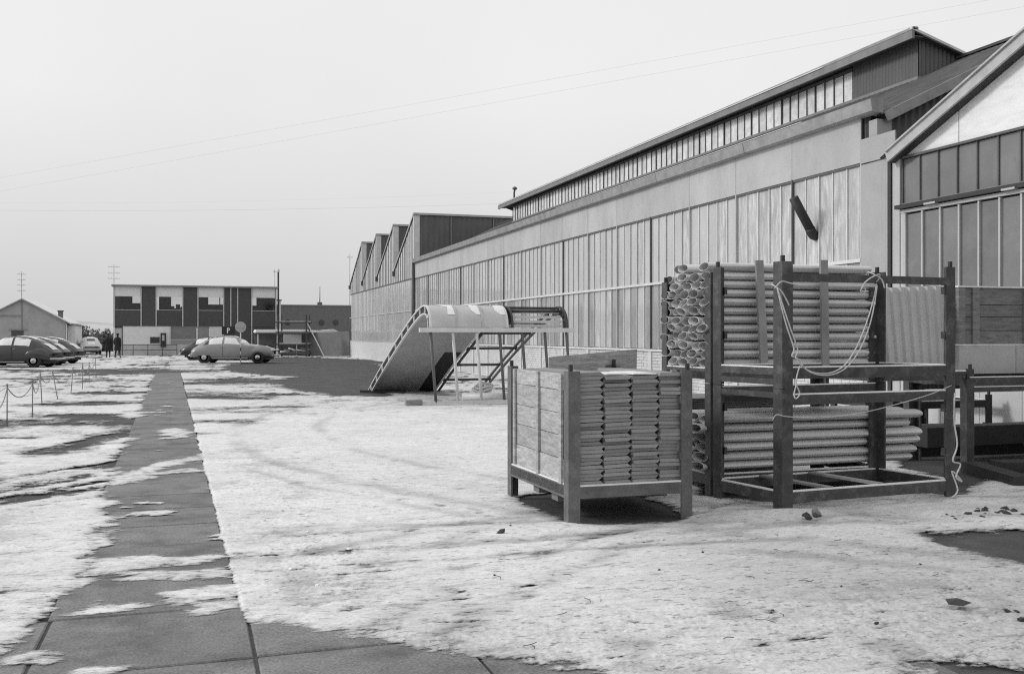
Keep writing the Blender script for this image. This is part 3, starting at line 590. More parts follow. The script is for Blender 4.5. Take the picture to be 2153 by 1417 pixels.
for k in range(NT):
    ya = YS+k*TW; yb = ya+TW; zt = lambda yy, ya=ya: ZP-(yy-ya)/TW*(ZP-ZV)
    nn = 11; w_ = TW/nn
    for i in range(nn):
        a, b2 = ya+i*w_+.20, ya+(i+1)*w_-.02
        mk('gable_pane', *prism([(a, 4.72), (b2, 4.72), (b2, zt(b2)-.10), (a, zt(a)-.10)], 'x', X0+.012, X0+.03), 'light_bar' if i % 4 else 'glass_wash', sh)
        mk('gable_bar', *prism([(a-.19, 4.71), (a-.02, 4.71), (a-.02, zt(a)-.08), (a-.19, zt(a-.17)-.08)], 'x', X0+.0, X0+.05), 'dark_bar', sh)
    mk('gable_back', *prism([(ya, 4.7), (yb, 4.7), (yb, ZV), (ya, ZP-.05)], 'x', X0+.052, X0+.09), 'dark_bar', sh)
    box('corner_post', X0-.03, X0+.30, ya-.02, ya+.12, 4.71, ZP-.04, 'light_bar', sh)
    corr('shed_face', (X0+.31, ya-.0, ZV-.05), (1, 0, 0), (0, 0, 1), 24, lin(0, 0), lin(ZP-ZV, 0), .3, .02, 'corr_dark', sh)
    for q in range(9): box('shed_rib', X0+2.0+q*2.4, X0+2.06+q*2.4, ya-.05, ya-.022, ZV, ZP-.1, 'soffit', sh)
    box('ridge_flashing', X0-.05, X0+24, ya-.08, ya+.20, ZP-.03, ZP+.08, 'alu_frame', sh)
    corr('shed_roof', (X0-.02, ya+.02, ZP), (1, 0, 0), (0, TW, -(ZP-ZV)), 24, lin(0, 0), lin(math.hypot(TW, ZP-ZV), 0), .3, .02, 'roof_dark', sh)
    mk('verge', *prism([(ya, ZP-.06), (yb-.1, ZV-.02), (yb-.1, ZV+.07), (ya, ZP+.05)], 'x', X0-.06, X0-.022), 'alu_frame', sh)
    box('valley_outlet', X0-.12, X0-.03, yb-.35, yb-.08, ZV-.25, ZV+.02, 'dark_bar', sh)
box('corner_pipe', X0-.09, X0-.01, YS+.02, YS+.10, .1, 5.2, 'dark_bar', sh)

# ------------------------------------------------------------------ two-storey gatehouse
gh = thing('gatehouse', 'two-storey gatehouse with dark panels and broken-up windows at the end of the path', 'building', (.4, 88, 0))
YG = 86.0; XA, XB = -6.05, 6.75; ZF = 2.38; ZT = 5.58; DB = 6.0
box('roof', XA-.15, XB+.12, YG-.25, YG+DB+.2, ZT, ZT+.12, 'soffit', gh)
box('roof_snow', XA-.1, XB+.08, YG-.2, YG+DB+.1, ZT+.122, ZT+.15, 'snow_cap', gh)
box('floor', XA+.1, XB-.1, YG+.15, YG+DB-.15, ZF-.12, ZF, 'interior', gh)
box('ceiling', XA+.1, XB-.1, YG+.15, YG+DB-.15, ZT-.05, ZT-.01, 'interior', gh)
box('side_wall', XA, XA+.1, YG, YG+DB, 0, ZT-.01, 'render_white', gh); box('side_wall', XB-.1, XB, YG, YG+DB, 0, ZT-.01, 'render_white', gh)
wins = [(-6.0, -3.98), (-2.80, -.78), (.44, 2.44), (4.74, 6.62)]; solids = [(-3.96, -2.84), (-.75, .40), (2.48, 3.0), (3.06, 3.55), (3.61, 4.70)]
for a, b2 in solids: box('dark_panel', a, b2, YG+.02, YG+.12, ZF, ZT-.005, 'panel_dark', gh)
for a, b2 in wins:
    box('white_spandrel', a, b2, YG+.03, YG+.10, 4.78, ZT-.005, 'render_white', gh)
    box('dark_spandrel', a, b2, YG+.03, YG+.10, ZF, 3.67, 'panel_dark', gh)
    w = box('window', a, b2, YG+.01, YG+.11, 3.67, 3.71, 'alu_frame', gh); mk('pane', boxv(a+.02, b2-.02, YG+.06, YG+.066, 3.715, 4.775), BOXF, 'clear_glass', w)
for x in (XA+.03, -3.97, -2.82, -.765, .42, 2.46, 3.03, 3.58, 4.72, XB-.05): box('mullion', x-.045, x+.045, YG-.03, YG+.015, ZF-.02, ZT-.01, 'alu_frame', gh)
# rear wall with the openings that show the sky through the building (positions as seen along the line of sight)
openings = [(-4.95, -4.15, 4.42, 5.05), (-3.06, -2.78, 3.75, 5.05), (-1.78, -.72, 4.0, 5.05), (1.32, 2.26, 4.36, 5.05), (2.34, 2.72, 4.36, 5.05), (4.95, 5.45, 4.3, 5.05)]
xs_ = XA+.1
for (a, b2, z0, z1) in openings:
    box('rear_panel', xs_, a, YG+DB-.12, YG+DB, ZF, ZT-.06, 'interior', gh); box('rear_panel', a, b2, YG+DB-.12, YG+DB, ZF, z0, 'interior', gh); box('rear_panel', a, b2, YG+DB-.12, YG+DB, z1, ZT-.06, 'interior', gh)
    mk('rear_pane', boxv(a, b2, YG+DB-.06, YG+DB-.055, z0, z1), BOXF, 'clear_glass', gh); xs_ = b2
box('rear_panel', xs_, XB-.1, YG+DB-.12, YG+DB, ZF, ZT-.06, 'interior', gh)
# furniture seen against the light
for (x, z0, z1, w) in ((-1.7, 3.6, 4.15, .4), (-1.2, 3.6, 4.3, .35), (-.85, 3.6, 4.1, .3), (-4.6, 4.6, 4.2, .05)): box('cabinet', x-w/2, x+w/2, YG+4.6, YG+5.0, ZF+.01, z1, 'interior', gh)
# ground floor
box('door_leaf', -5.95, -5.42, YG+.05, YG+.12, .02, 2.22, 'render_grey', gh); box('door_frame', -5.42, -5.36, YG+.0, YG+.12, .02, 2.25, 'panel_dark', gh); box('door_frame', -6.0, -5.36, YG+.0, YG+.12, 2.25, 2.31, 'panel_dark', gh)
V = []; 
box('wall', -5.35, -1.74, YG+.04, YG+.14, .9, ZF-.005, 'render_white', gh); box('wall', -5.35, XB-.1, YG+.02, YG+.14, 0, .895, 'render_grey', gh)
w = box('window', -3.28, -2.56, YG-.01, YG+.038, 1.0, 1.5, 'panel_dark', gh); mk('pane', boxv(-3.2, -2.64, YG-.018, YG-.012, 1.06, 1.44), BOXF, 'car_glass_dark', w)
w = box('notice_case', -2.48, -2.06, YG-.10, YG+.015, .70, 1.82, 'black', gh); mk('notice', boxv(-2.36, -2.18, YG-.108, YG-.102, 1.2, 1.66), BOXF, 'render_grey', w)
w = box('window', -1.70, .30, YG+.05, YG+.13, 1.30, ZF-.01, 'glass_dark', gh)
for (a, b2) in ((.42, 1.3), (1.32, 2.44)):
    w = box('window', a, b2, YG+.05, YG+.13, 1.0, ZF-.01, 'glass_dark' if a < 1 else 'pale_sheet', gh)
box('dark_panel', 2.48, 4.70, YG+.03, YG+.13, .9, ZF-.01, 'panel_dark', gh); box('dark_panel', 4.74, 6.62, YG+.03, YG+.13, .9, ZF-.01, 'panel_dark', gh)
for x in (-1.72, .36, 2.46, 4.72): box('mullion', x-.04, x+.04, YG-.02, YG+.028, .9, ZF-.03, 'alu_frame', gh)
box('floor_band', XA+.1, XB-.1, YG-.015, YG+.018, ZF-.0, ZF+.03, 'dark_bar', gh)
# chimney stack with black flue
box('chimney', XB+.12, XB+.36, YG+.1, YG+.5, 0, 4.55, 'render_white', gh); box('chimney_cap', XB+.05, XB+.45, YG+.03, YG+.57, 4.555, 4.66, 'soffit', gh)
tube('flue', [(XB+.13, YG-.08, 2.2), (XB+.13, YG-.08, 6.95)], .075, 'black', gh); mk('flue_cowl', *lathev([(.09, 0), (.13, .06), (.13, .2), (.04, .26)], 10, 'z', (XB+.13, YG-.08, 6.95)), 'leg_pale', gh, True)
rl = thing('railing', 'low tubular railing in front of the white gatehouse wall', 'railing', (-3.4, 84.6, 0))
for z in (.45, .88): tube('rail', [(-5.6, 84.6, z), (-1.2, 84.6, z)], .03, 'ramp_steel', rl, 6)
for x in (-5.6, -4.5, -3.4, -2.3, -1.2): tube('post', [(x, 84.6, -.01), (x, 84.6, .88)], .03, 'ramp_steel', rl, 6)

# low snow-covered lean-to beside it
ct = thing('lean_to_shelter', 'low open shelter with thick snow on its flat roof beside the gatehouse', 'shelter', (8, 81, 0))
box('roof', 4.7, 11.2, 79.6, 82.5, 1.78, 1.86, 'soffit', ct); mk('roof_snow', *prism([(4.65, 1.865), (11.2, 1.865), (10.7, 2.12), (9.7, 2.02), (8, 2.1), (4.7, 2.08)], 'y', 79.55, 82.5), 'snow_cap', ct)
for x in (4.85, 6.3, 7.8, 9.3, 10.9): tube('post', [(x, 79.75, -.01), (x, 79.75, 1.78)], .04, 'leg_pale', ct, 6)
box('back_wall', 4.7, 11.2, 82.35, 82.45, 0, 1.77, 'fence_panel', ct)
bt = thing('hoarding', 'grey board fence joining the shelter to the sawtooth hall', 'fence', (10, 77, 0))
for i in range(6):
    a = (8.75+.42*i, 80.9-.98*i); b2 = (8.75+.42*(i+1), 80.9-.98*(i+1))
    V, F = barv((a[0], a[1]-.0, .9+.02*i), (b2[0], b2[1]+.02, .92+.02*i), .06, 1.85); mk('board', V, F, 'fence_panel', bt)

# goods rack in front of the gatehouse
gr = thing('goods_rack', 'tall dark steel goods rack with snowy shelves in front of the gatehouse', 'rack', (7, 76, 0))
ax, ay, bx_, by_ = 6.1, 76.2, 8.1, 75.6
for (x, y) in ((ax, ay), (bx_, by_), (ax+.35, ay+1.1), (bx_+.35, by_+1.1)): box('post', x-.05, x+.05, y-.05, y+.05, -.01, 3.2, 'ramp_steel', gr)
for z in (.25, .95, 1.85, 2.6):
    for q in (0, 1): bar('shelf_beam', (ax-.2+.35*q, ay+1.1*q, z), (bx_+.2+.35*q, by_+1.1*q, z), .06, .09, 'ramp_steel', gr)
    mk('shelf', [(ax-.1, ay+.04, z+.05), (bx_+.1, by_+.04, z+.05), (bx_+.45, by_+1.06, z+.05), (ax+.25, ay+1.06, z+.05), (ax-.1, ay+.04, z+.09), (bx_+.1, by_+.04, z+.09), (bx_+.45, by_+1.06, z+.09), (ax+.25, ay+1.06, z+.09)], BOXF, 'snow_cap' if z > .3 else 'plank_dark', gr)
box('rack_panel', ax+.35, bx_-.3, 76.1, 76.16, 1.0, 1.72, 'fibre_panel', gr)
rg = random.Random(5)
for k in range(6):
    x = ax+.15+.3*k; tag(bar('timber_offcut', (x, 75.75+rg.uniform(0, .2), .42+.12*(k % 3)), (x+.7, 76.3, .45+.1*(k % 2)), .12, .1, 'plank_dark' if k % 2 else 'snow_cap'), 'rough timber offcut lying on the low shelves of the goods rack', 'timber', 'timber offcuts on the goods rack')
tag(bar('leaning_pole', (8.15, 76.0, 2.7), (9.5, 76.1, -.01), .07, .07, 'sign_white'), 'white pole leaning against the tall goods rack', 'pole')

# brick range behind, hedge, left house
bb = thing('brick_range', 'long low brick building with a thin chimney behind the gatehouse', 'building', (12, 101, 0))
box('wall', 7.6, 22, 100, 108, 0, 4.55, 'brick_far', bb); box('coping', 7.5, 22.1, 99.93, 108.1, 4.555, 4.66, 'soffit', bb)
box('chimney_base', 11.9, 12.35, 100.6, 101.0, 4.66, 4.95, 'brick_far', bb); tube('chimney_pipe', [(12.13, 100.8, 4.95), (12.13, 100.8, 6.5)], .06, 'wood_pole', bb, 8)
for x in (8.9, 12.2, 13.6): mk('round_vent', *lathev([(.3, 0), (.26, -.04), (.02, -.05)], 12, 'y', (x, 99.99, 2.9)), 'panel_dark', bb)
hs = thing('gabled_house', 'plain rendered gabled house with a brick chimney at the left edge', 'house', (-13, 92, 0))
YH = 90.0; AX, AZ = -13.3, 4.55; RX, RZ = -10.0, 2.72; LX = -17.5; LZ = AZ-(AX-LX)*.55
mk('wall', *prism([(LX, 0), (RX, 0), (RX, RZ), (AX, AZ-.03), (LX, LZ)], 'y', YH, YH+8), 'house_wall', hs)
for (p, q) in (((AX, AZ), (RX+.35, RZ-.19)), ((AX, AZ), (LX-.3, LZ-.16))):
    mk('roof', *prism([p, q, (q[0], q[1]+.10), (p[0], p[1]+.10)], 'y', YH-.25, YH+8.2), 'gutter', hs)
    mk('roof_snow', *prism([(p[0], p[1]+.105), (q[0], q[1]+.105), (q[0], q[1]+.13), (p[0], p[1]+.135)], 'y', YH-.2, YH+8.1), 'snow_cap', hs)
ch = box('chimney', -10.75, -10.4, YH+1.2, YH+1.6, 2.6, 3.62, 'brick_far', hs); box('chimney_cap', -10.80, -10.35, YH+1.15, YH+1.65, 3.625, 3.72, 'panel_dark', hs)
w = box('window', -14.1, -13.2, YH-.04, YH-.002, 1.4, 2.02, 'panel_dark', hs); box('lintel', -14.3, -12.9, YH-.06, YH-.003, 2.04, 2.12, 'soffit', hs)
w = box('door', -16.1, -15.2, YH-.04, YH-.002, .02, 1.72, 'panel_dark', hs)
box('roof_strut', -13.36, -13.28, YH-.05, YH-.002, 2.15, 4.45, 'soffit', hs); box('band', -17.0, -13.4, YH-.05, YH-.002, 3.18, 3.26, 'soffit', hs)
tube('downpipe', [(RX+.05, YH-.06, 2.6), (RX+.05, YH-.06, .05)], .05, 'leg_pale', hs, 6)
box('annex', RX+.02, RX+.62, YH+1.0, YH+6, 0, 2.45, 'render_white', hs); box('annex_roof', RX+.02, RX+.75, YH+.9, YH+6.1, 2.455, 2.52, 'soffit', hs)

# hedge and hills far left
def foliage(name, cx_, cy_, cz_, rx, ry, rz, nn, s, m, label, cat, kind=None, group=None):
    r_ = random.Random(int(cx_*7+cy_)); V = []; F = []
    for i in range(nn):
        a = r_.uniform(0, 6.28); u = r_.uniform(-1, 1); q = r_.random()**.4*(1+.25*math.sin(a*3+u*4))
        p = Vector((cx_+rx*q*math.cos(a)*math.sqrt(1-u*u), cy_+ry*q*math.sin(a)*math.sqrt(1-u*u), cz_+rz*q*u))
        if p.z < .02: p.z = .02+r_.random()*.3
        d1 = Vector((r_.gauss(0, 1), r_.gauss(0, 1), r_.gauss(0, 1))).normalized()*s; d2 = d1.orthogonal().normalized()*s*.35
        k = len(V); V += [p-d1, p+d2, p+d1, p-d2]; F.append((k, k+1, k+2, k+3))
    return tag(mk(name, V, F, m), label, cat, group, kind)
for k, (x, y, rx, rz) in enumerate(((-10.7, 106, 1.9, 1.9), (-8.6, 110, 1.7, 1.5), (-13.0, 112, 2.5, 1.7), (-6.0, 118, 2.2, 1.2))):
    foliage('bush', x, y, rz*.55, rx, 1.4, rz*.8, 1500, .22, 'hedge', ['tall bare dark bush just right of the gabled house', 'rounded bare bush behind the white car', 'wide bare bush hidden behind the gabled house', 'low bare bush behind the two walkers'][k], 'bush', group='bushes beyond the yard')
V = []; F = []; rw = random.Random(77)
for i in range(9000):                                     # wooded edge off to the left, mirrored in the hall glass
    x = rw.uniform(-330, -62); y = 215+rw.uniform(0, 30)-x*.15; top = 7.5+2.2*math.sin(x*.11)+1.6*math.sin(x*.37+2); p = Vector((x, y, top*rw.random()**.8))
    d1 = Vector((rw.gauss(0, 1), rw.gauss(0, 1), rw.gauss(0, 1))).normalized()*1.1; d2 = d1.orthogonal().normalized()*.7
    k = len(V); V += [p-d1, p+d2, p+d1, p-d2]; F.append((k, k+1, k+2, k+3))
tag(mk('wood', V, F, 'hedge'), 'far dark wood beyond the yard on the left', 'wood', kind='stuff')
V = []; F = []; nn = 90
for i in range(nn):
    x = -420+i*9.5; hgt = 6.3+2.0*math.sin(i*.21)+1.0*math.sin(i*.53+1)
    V += [(x, 420, -1), (x, 520, hgt), (x, 620, hgt*.7)]
    if i: F += [(3*i-3, 3*i, 3*i+1, 3*i-2), (3*i-2, 3*i+1, 3*i+2, 3*i-1)]
mk('hills', V, F, 'hill', None, True)['kind'] = 'structure'

# ------------------------------------------------------------------ poles and wires
def util_pole(label, x, y, h, arms, w=.9, r=.11):
    w *= .8
    t_ = thing('utility_pole', label, 'pole', (x, y, 0), 'utility poles behind the yard')
    tube('shaft', [(x, y, -.02), (x, y, h)], [r, r*.65], 'wood_pole', t_, 7)
    for z in arms:
        bar('cross_arm', (x-w/2, y-.1, z), (x+w/2, y-.1, z), .04, .045, 'wood_pole', t_)
        for s_ in (-.95, -.45, .45, .95): mk('insulator', *lathev([(.05, 0), (.07, .05), (.03, .13)], 6, 'z', (x+s_*w/2, y-.1, z+.04)), 'sign_white', t_)
    return t_
util_pole('tall utility pole with many cross arms behind the gabled house', -17.8, 120, 8.6, (8.3, 7.7, 7.1, 6.5), 1.0, .08)
util_pole('slender utility pole rising behind the left end of the gatehouse', -8.4, 120, 9.6, (9.3, 8.6, 8.0), 1.5, .065)
util_pole('thin utility pole rising beside the black flue of the gatehouse', 9.2, 120, 9.4, (9.1,), .5, .06)
util_pole('thin pole standing at the far end of the sawtooth hall', 18.0, 120, 11.4, (11.0,), .8, .065)
def wire(label, pts, r, group):
    tag(tube('overhead_wire', pts, r, 'wire', None, 5), label, 'wire', group)
def sagw(a, b2, sag, n_=24):
    a, b2 = Vector(a), Vector(b2); return [a.lerp(b2, i/n_)-Vector((0, 0, sag*4*(i/n_)*(1-i/n_))) for i in range(n_+1)]
wire('upper of the two long wires rising to the right', sagw((-19.89, 71.49, 9.86), (38.61, 35.92, 17.78), .05), .004, 'long wires rising to the right')
wire('lower of the two long wires rising to the right', sagw((-19.89, 71.49, 9.01), (38.61, 35.92, 17.18), .05), .004, 'long wires rising to the right')
wire('darker low wire crossing the sky behind the sawtooth roofs', sagw((-30.28, 125.24, 15.58), (37.28, 103.56, 16.37), .5), .009, 'low wires behind the sawtooth roofs')
wire('fainter wire just above the low dark wire', sagw((-30.28, 125.24, 16.37), (37.28, 103.56, 17.68), .6), .004, 'low wires behind the sawtooth roofs')

# ------------------------------------------------------------------ signs and chain posts
s_ = thing('road_sign', 'round road sign seen from behind on a thin post before the grey car', 'sign', (2.55, 57.4, 0))
tube('post', [(2.55, 57.4, -.02), (2.55, 57.4, 2.35)], .03, 'leg_pale', s_, 8)
mk('disc', *lathev([(.29, -.012), (.30, 0), (.30, .012), (.28, .018)], 28, 'y', (2.55, 57.34, 2.08)), 'sign_back', s_)
bar('bracket', (2.35, 57.32, 2.08), (2.75, 57.32, 2.08), .03, .04, 'alu_frame', s_)
for z in (.35, .75): tube('post_band', [(2.55, 57.4, z), (2.55, 57.4, z+.2)], .034, 'black', s_, 8)
s_ = thing('parking_sign', 'dark square parking sign with a white letter P above the grey car', 'sign', (2.3, 70, 0))
tube('post', [(2.300, 70.06, -.02), (2.300, 70.06, 1.7)], .03, 'ramp_steel', s_, 8)
pl = box('plate', 1.880, 2.740, 69.98, 70.02, 1.68, 2.24, 'black', s_)
# letter P as raised strokes
def arc2(cx_, cz_, r0, r1, a0, a1, n_=10):
    o1 = [(cx_+r1*math.cos(a0+(a1-a0)*i/n_), cz_+r1*math.sin(a0+(a1-a0)*i/n_)) for i in range(n_+1)]
    o0 = [(cx_+r0*math.cos(a0+(a1-a0)*i/n_), cz_+r0*math.sin(a0+(a1-a0)*i/n_)) for i in range(n_+1)]
    return o1, o0
V, F = prism([(2.180, 1.70), (2.270, 1.70), (2.270, 2.20), (2.180, 2.20)], 'y', 69.968, 69.978)
o1, o0 = arc2(2.310, 2.07, .05, .135, -math.pi/2, math.pi/2); k = len(V)
for a, b2 in zip(o1, o0): V += [(a[0], 69.967, a[1]), (b2[0], 69.967, b2[1])]
for i in range(10): F.append((k+2*i, k+2*i+1, k+2*i+3, k+2*i+2))
for z0 in (1.935, 2.12):
    v2, f2 = prism([(2.260, z0), (2.315, z0), (2.315, z0+.085), (2.260, z0+.085)], 'y', 69.968, 69.978); kk = len(V); V += v2; F += [tuple(q+kk for q in f) for f in f2]
V = [(2.31+(v[0]-2.31)*.72, v[1], 1.96+(v[2]-1.96)*.72) for v in V]
mk('letter', V, F, 'sign_white', pl)
cp = [(-3.05, 17.4), (-3.11, 19.41), (-2.98, 21.4), (-3.3, 25.15), (-3.22, 27.28), (-3.22, 30.1), (-3.12, 32.1), (-3.29, 36.0), (-3.5, 41)]
rk = random.Random(11); tops = []
lbl = ['nearest chain post at the left edge', 'thin chain post nearest the camera in view', 'second thin chain post from the left edge', 'third thin chain post from the left edge', 'leaning fourth chain post along the parking edge', 'fifth thin chain post along the parking edge', 'sixth thin chain post along the parking edge', 'seventh thin chain post along the parking edge', 'farthest thin chain post near the parked cars']
for i, (x, y) in enumerate(cp):
    h_ = .72+rk.uniform(-.04, .05); lx, ly = rk.uniform(-.05, .05), rk.uniform(-.05, .05)
    if i == 4: lx = -.12
    t_ = thing('chain_post', lbl[i], 'post', (x, y, 0), 'chain posts along the parking edge')
    tube('shaft', [(x, y, -.02), (x+lx, y+ly, h_)], .011, 'chain', t_, 7); mk('cap', *lathev([(.018, 0), (.02, .02), (.008, .035)], 8, 'z', (x+lx, y+ly, h_)), 'chain', t_)
    tops.append(Vector((x+lx, y+ly, h_)))
for i in range(len(tops)-1):
    a, b2 = tops[i], tops[i+1]
    for q, (dz, sag) in enumerate(((-.03, .30 if i % 2 == 0 else .22), (-.02, .03))):
        tag(tube('chain', sagw(a+Vector((0, 0, dz)), b2+Vector((0, 0, dz)), sag, 14), .009 if q == 0 else .005, 'chain', None, 5), 'thin dark chain hanging between two posts of the parking edge' if q == 0 else 'straight wire strung along the tops of the chain posts', 'chain' if q == 0 else 'wire', 'sagging chains of the parking edge' if q == 0 else 'straight wires of the parking edge')

# ------------------------------------------------------------------ cars: rounded saloons of the early fifties (nose towards +x)
def interp(T, x):
    for (x0, *a), (x1, *b2) in zip(T[:-1], T[1:]):
        if x <= x1:
            q = max(0, (x-x0)/(x1-x0)); q = q*q*(3-2*q)*.5+q*.5
            return [u+(v-u)*q for u, v in zip(a, b2)]
    return list(T[-1][1:])
# x, half width, underside, belt height, top height, roof half width
SED = [(0, .50, .42, .60, .66, .35), (.12, .66, .34, .68, .82, .44), (.45, .76, .30, .84, 1.06, .50), (.85, .80, .28, .94, 1.30, .55), (1.25, .82, .27, .97, 1.44, .60), (1.75, .83, .27, .98, 1.50, .62),
       (2.2, .83, .27, .98, 1.47, .61), (2.55, .82, .27, .985, 1.30, .60), (2.80, .80, .27, .985, 1.05, .56), (3.2, .76, .28, .95, 1.00, .48), (3.7, .68, .30, .88, .94, .40), (4.1, .58, .34, .74, .84, .30), (4.30, .46, .42, .58, .66, .2)]
def ring(x, n_=16, off=0.0):
    w, b0, bt_, tp, tw = interp(SED, x); P_ = []
    pts = [(w*.80, b0), (w*.97, b0+.10), (w*1.0, b0+.28), (w*.99, bt_-.06), (w*.95, bt_), (tw+(w-tw)*.35, bt_+(tp-bt_)*.45), (tw*.93, bt_+(tp-bt_)*.82), (tw*.60, tp-.015), (0, tp)]
    return pts
def carpatch(xa, xb, v0, v1, off, sy, nx=8, nv=5):
    """patch of the body skin between stations xa..xb and ring positions v0..v1, lifted off the skin"""
    V = []; F = []
    def S(x, v):
        r_ = ring(x); k = min(int(v), len(r_)-2); q = v-k; return Vector((x, sy*(r_[k][0]+(r_[k+1][0]-r_[k][0])*q), r_[k][1]+(r_[k+1][1]-r_[k][1])*q))
    for i in range(nx+1):
        for j in range(nv+1):
            ta = xa(j/nv) if callable(xa) else xa; tb = xb(j/nv) if callable(xb) else xb
            x = ta+(tb-ta)*i/nx; v = v0+(v1-v0)*j/nv; p = S(x, v)
            du = S(x+.02, v)-S(x-.02, v); dv = S(x, v+.02)-S(x, v-.02); nn_ = du.cross(dv)
            if nn_.length > 1e-9:
                nn_.normalize(); nn_ = nn_ if nn_.y*sy > -.2 and (nn_.z > -.3) else -nn_
                if nn_.z < -.3: nn_ = -nn_
            V.append(p+nn_*off)
    for i in range(nx):
        for j in range(nv):
            a = i*(nv+1)+j; q = (a, a+nv+1, a+nv+2, a+1); F.append(q)
    return V, F
def make_car(label, loc, rz, sc, paint, snow=True, group='cars parked in the yard', glass='car_glass'):
    t_ = thing('parked_car', label, 'car', loc, group); ORG[t_] = Vector((0, 0, 0))
    st_ = [0, .05, .12, .25, .45, .65, .85, 1.05, 1.25, 1.5, 1.75, 2.0, 2.2, 2.4, 2.55, 2.68, 2.8, 3.0, 3.2, 3.45, 3.7, 3.9, 4.1, 4.22, 4.30]
    V = []; F = []; m_ = 17
    for x in st_:
        r_ = ring(x); full = [(a, z) for a, z in r_]+[(-a, z) for a, z in r_[-2::-1]]
        V += [(x, a, z) for a, z in full]
    for i in range(len(st_)-1):
        for k in range(m_-1): F.append((i*m_+k, (i+1)*m_+k, (i+1)*m_+k+1, i*m_+k+1))
        F.append((i*m_+m_-1, (i+1)*m_+m_-1, (i+1)*m_, i*m_))
    F.append(tuple(range(m_))[::-1] if False else tuple(range(m_))); F.append(tuple(range((len(st_)-1)*m_, len(st_)*m_))[::-1])
    mk('body', V, F, paint, t_, True)
    for sy in (1, -1):
        mk('side_window', *carpatch(1.02, lambda q: 1.70, 4.35, 6.3, .006, sy), glass, t_, True)
        mk('side_window', *carpatch(1.80, lambda q: 2.62-.28*q, 4.35, 6.3, .006, sy), glass, t_, True)
        mk('quarter_window', *carpatch(lambda q: .74+.22*q, .98, 4.5, 6.1, .006, sy), 'car_glass_dark', t_, True)
        # wings
        for (wx, wz, lx_, hz, out) in ((3.55, .60, .74, .36, .66), (.72, .58, .62, .34, .74)):
            V = []; F = []; nu, nv = 16, 8
            for i in range(nu+1):
                a = math.pi*i/nu
                for j in range(nv+1):
                    b2 = math.pi*j/nv; r1 = math.sin(a)
                    V.append((wx-lx_*math.cos(a), sy*(out-.10+.24*r1**.7*math.sin(b2)), wz-.24+hz*1.1*r1**.8*(1-math.cos(b2))*.5*1.6))
            for i in range(nu):
                for j in range(nv): q = i*(nv+1)+j; F.append((q, q+nv+1, q+nv+2, q+1))
            mk('wing', V, F, paint, t_, True)
        for wx in (.80, 3.50):
            w_ = mk('wheel', *lathev([(.20, sy*.60), (.20, sy*.80), (.05, sy*.815)], 18, 'y', (wx, 0, .33)), 'sign_back', t_, True)
            mk('tyre', *lathev([(.20, sy*.62), (.31, sy*.62), (.335, sy*.67), (.335, sy*.76), (.31, sy*.81), (.205, sy*.81)], 20, 'y', (wx, 0, .33)), 'rubber', w_, True)
            mk('hub_cap', *lathev([(.13, sy*.815), (.10, sy*.84), (.02, sy*.85)], 14, 'y', (wx, 0, .33)), 'chrome', w_, True)
        mk('headlight', *lathev([(.04, -.16), (.10, -.06), (.105, 0), (.07, .03), (.01, .04)], 14, 'x', (4.24, sy*.56, .70)), 'chrome', t_, True)
        mk('tail_light', *lathev([(.05, 0), (.05, -.03), (.01, -.05)], 10, 'x', (.13, sy*.60, .62)), 'panel_dark', t_, True)
        box('door_handle', 1.60, 1.72, sy*.835-.012, sy*.835+.012, .885, .91, 'chrome', t_)
        box('door_seam', 1.745, 1.757, sy*.834-.004, sy*.834+.004, .36, .95, 'black', t_)
        box('sill_trim', 1.2, 3.0, sy*.80-.012, sy*.80+.012, .265, .30, 'chrome', t_)
    mk('windscreen', *join([carpatch(lambda q: 2.58, lambda q: 2.80, 5.2, 8.0, .006, sy, 5, 6) for sy in (1, -1)]), glass, t_, True)
    mk('rear_window', *join([carpatch(.62, .98, 7.0, 8.0, .006, sy, 5, 4) for sy in (1, -1)]), 'car_glass_dark', t_, True)
    tube('bumper', [(.10, -.72, .42), (-.06, -.5, .42), (-.10, 0, .42), (-.06, .5, .42), (.10, .72, .42)], .045, 'chrome', t_, 8)
    tube('bumper', [(4.18, -.68, .42), (4.36, -.45, .42), (4.41, 0, .42), (4.36, .45, .42), (4.18, .68, .42)], .045, 'chrome', t_, 8)
    box('grille', 4.24, 4.305, -.24, .24, .46, .66, 'chrome', t_)
    box('underbody', .3, 4.0, -.62, .62, .20, .34, 'black', t_)
    if snow:
        mk('roof_snow', *join([carpatch(.95, 2.35, 7.25, 8.0, .022, sy, 8, 3) for sy in (1, -1)]), 'snow_cap', t_, True)
        mk('tail_snow', *join([carpatch(.16, .60, 7.0, 8.0, .020, sy, 6, 3) for sy in (1, -1)]), 'snow_cap', t_, True)
        mk('bonnet_snow', *join([carpatch(2.95, 3.9, 6.8, 8.0, .014, sy, 6, 3) for sy in (1, -1)]), 'snow_cap', t_, True)
    t_.rotation_euler = (0, 0, rz); t_.scale = sc
    return t_
D2 = math.radians
make_car('pale grey rounded saloon parked side-on behind the round road sign', (.02, 61.5, .0), D2(-17.8), (1.15, 1.1, 1.06), 'car_grey')
make_car('dark saloon half hidden behind the pale grey saloon', (-.55, 68.8, .0), D2(-22), (1.1, 1.1, 1.02), 'car_dark', True)
make_car('black rounded saloon nearest the camera at the left edge', (-6.45, 55.2, 0), D2(162.2), (1.12, 1.1, 1.06), 'car_dark', True, 'cars parked in the yard')
make_car('black saloon second in the row, snow down its tail', (-6.35, 58.3, 0), D2(164), (1.1, 1.1, 1.04), 'car_dark')
make_car('dark saloon farthest back in the parked row at left', (-6.05, 62.2, 0), D2(164), (1.1, 1.1, 1.02), 'car_dark')
